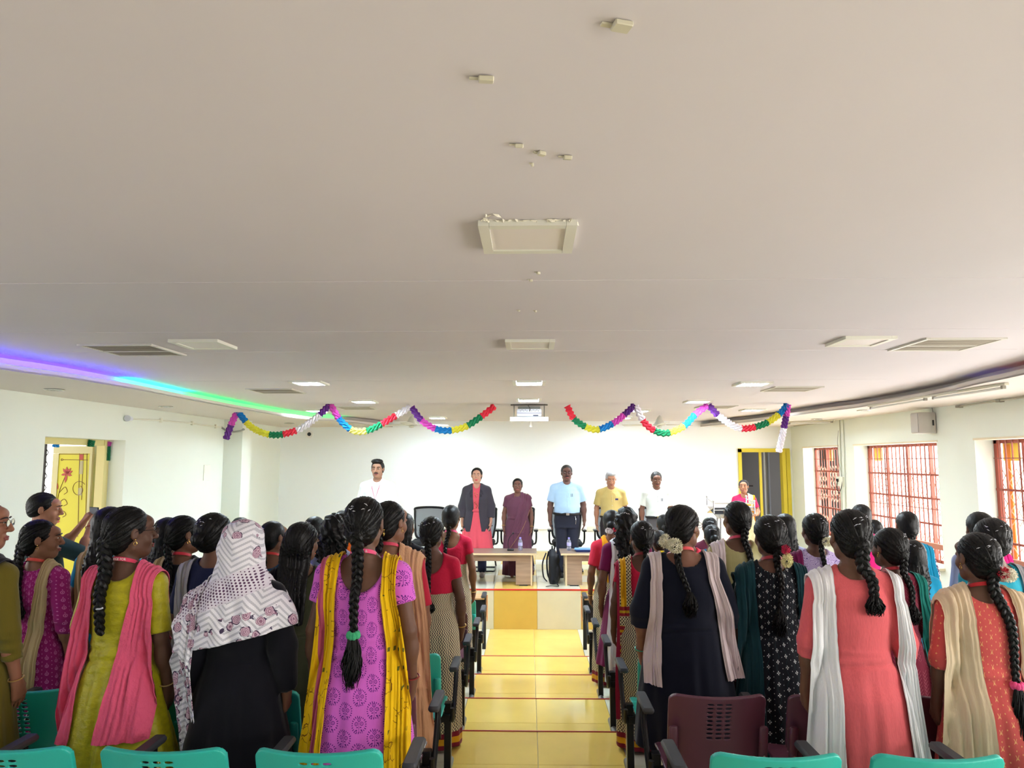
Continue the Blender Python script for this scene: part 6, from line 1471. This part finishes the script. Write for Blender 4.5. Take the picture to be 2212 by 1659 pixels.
sperson(1118, 1033, 11.4, 'shorter woman in plum sari with gold necklace on the stage', bulk=.026, belly=.02, g=[dict(mat=plum, name='sari', sleeve=.55, hem=.03, flare=.21, neck=(.085,.05), infl=.016, fold=(9,.009))], drapes=[dict(mat=plum, xs=-.14, xf=.0, w0=.16, w1=.2, front=.72, end=.6, pleat=.008, npl=5, thick=.008, name='pallu')], hair='bun', face=dict(bindi=True), skin=(116,78,66), extras=s3x, trousers=None, bangle=[(1,(200,160,60),.12),(-1,(200,160,60),.05)])
sperson(1224, 1004, 11.4, 'tall man in pale blue shirt, spectacles and dark trousers on stage', sex='m', bulk=.022, belly=.035, g=[shirt(bsh)], hair='short', face=dict(moust=True), skin=(104,72,62), extras=lambda r, H, G, J: (shirt_bits(bsh, belly=.035, bulk=.022)(r, H, G, J), glasses(r, H, (40,36,40)), MB().tube(curve3([(-.11,.13,.88),(-.12,.15,.82),(-.115,.15,.76)],4), .005, 5).build('key_chain', plain('chrome', (190,190,188)), r)), trousers=(44,46,60), tint=HAIRD)
sperson(1319, 1017, 11.5, 'grey-haired man in mustard shirt looking down on the stage', sex='m', belly=.03, pitch=-16, g=[shirt(msh)], hair='short', vol=.004, tint=HAIRG, face=dict(brow=(120,110,105)), skin=(176,126,100), extras=shirt_bits(msh, pen=False, belly=.03, badge=(50,50,120)), trousers=(52,46,50))
sperson(1417, 1018, 11.5, 'man in white shirt with moustache and brass buckle looking down', sex='m', belly=.025, pitch=-14, g=[shirt(gsh)], hair='short', face=dict(moust=True), skin=(122,84,68), extras=shirt_bits(gsh, belly=.025, buckle=(196,170,100)), trousers=(86,84,88), tint=HAIRD)
sperson(1606, 1036, 11.86, 'woman in red and cream sari speaking behind the steel lectern', arms='podium', bulk=.004, rot=PI-.22, yaw=-8, g=[dict(mat=cloth('crimson',(190,36,84)), name='blouse', sleeve=.7, bottom=1.04, hem=1.04, neck=(.09,.07), fold=None), dict(mat=cloth('cream_sari',(206,198,160), var=(20,(1,1,1),.1)), name='sari', sleeve=0, hem=.03, flare=.19, neck=(.01,.01), inner=True, waist=1.12)],
  drapes=[dict(mat=cloth('sage_sari',(190,200,160)), xs=-.11, xf=.02, w0=.085, w1=.12, front=.95, end=.6, name='pallu'), dict(mat=cloth('gold_edge',(232,160,30)), xs=-.165, xf=-.10, w0=.03, w1=.04, front=.9, end=.6, name='pallu_border', off=.016)], hair='bun', face={}, skin=(170,118,90), tint=HAIRD, trousers=None)
# the phone held up by the man at left
Mx = cmr.matrix_basis; J = skel('m', 0, 'phone')
bpy.context.view_layer.update()
pw = cmr.matrix_world @ Vector((.04, .335, 1.455)); e = empty('smartphone', pw, cmr.rotation_euler.z, 'dark smartphone held up by the man in the green shirt', 'phone')
MB().box((0,0,0), (.15,.009,.072), Matrix.Rotation(.1,3,'X'), bev=.003).build('phone_body', plain('phone', (40,40,46), rough=.2, metal=.4), e); MB().box((0,-.0052,0), (.14,.001,.064), Matrix.Rotation(.1,3,'X')).build('screen', plain('screen', (120,124,130), rough=.1), e)
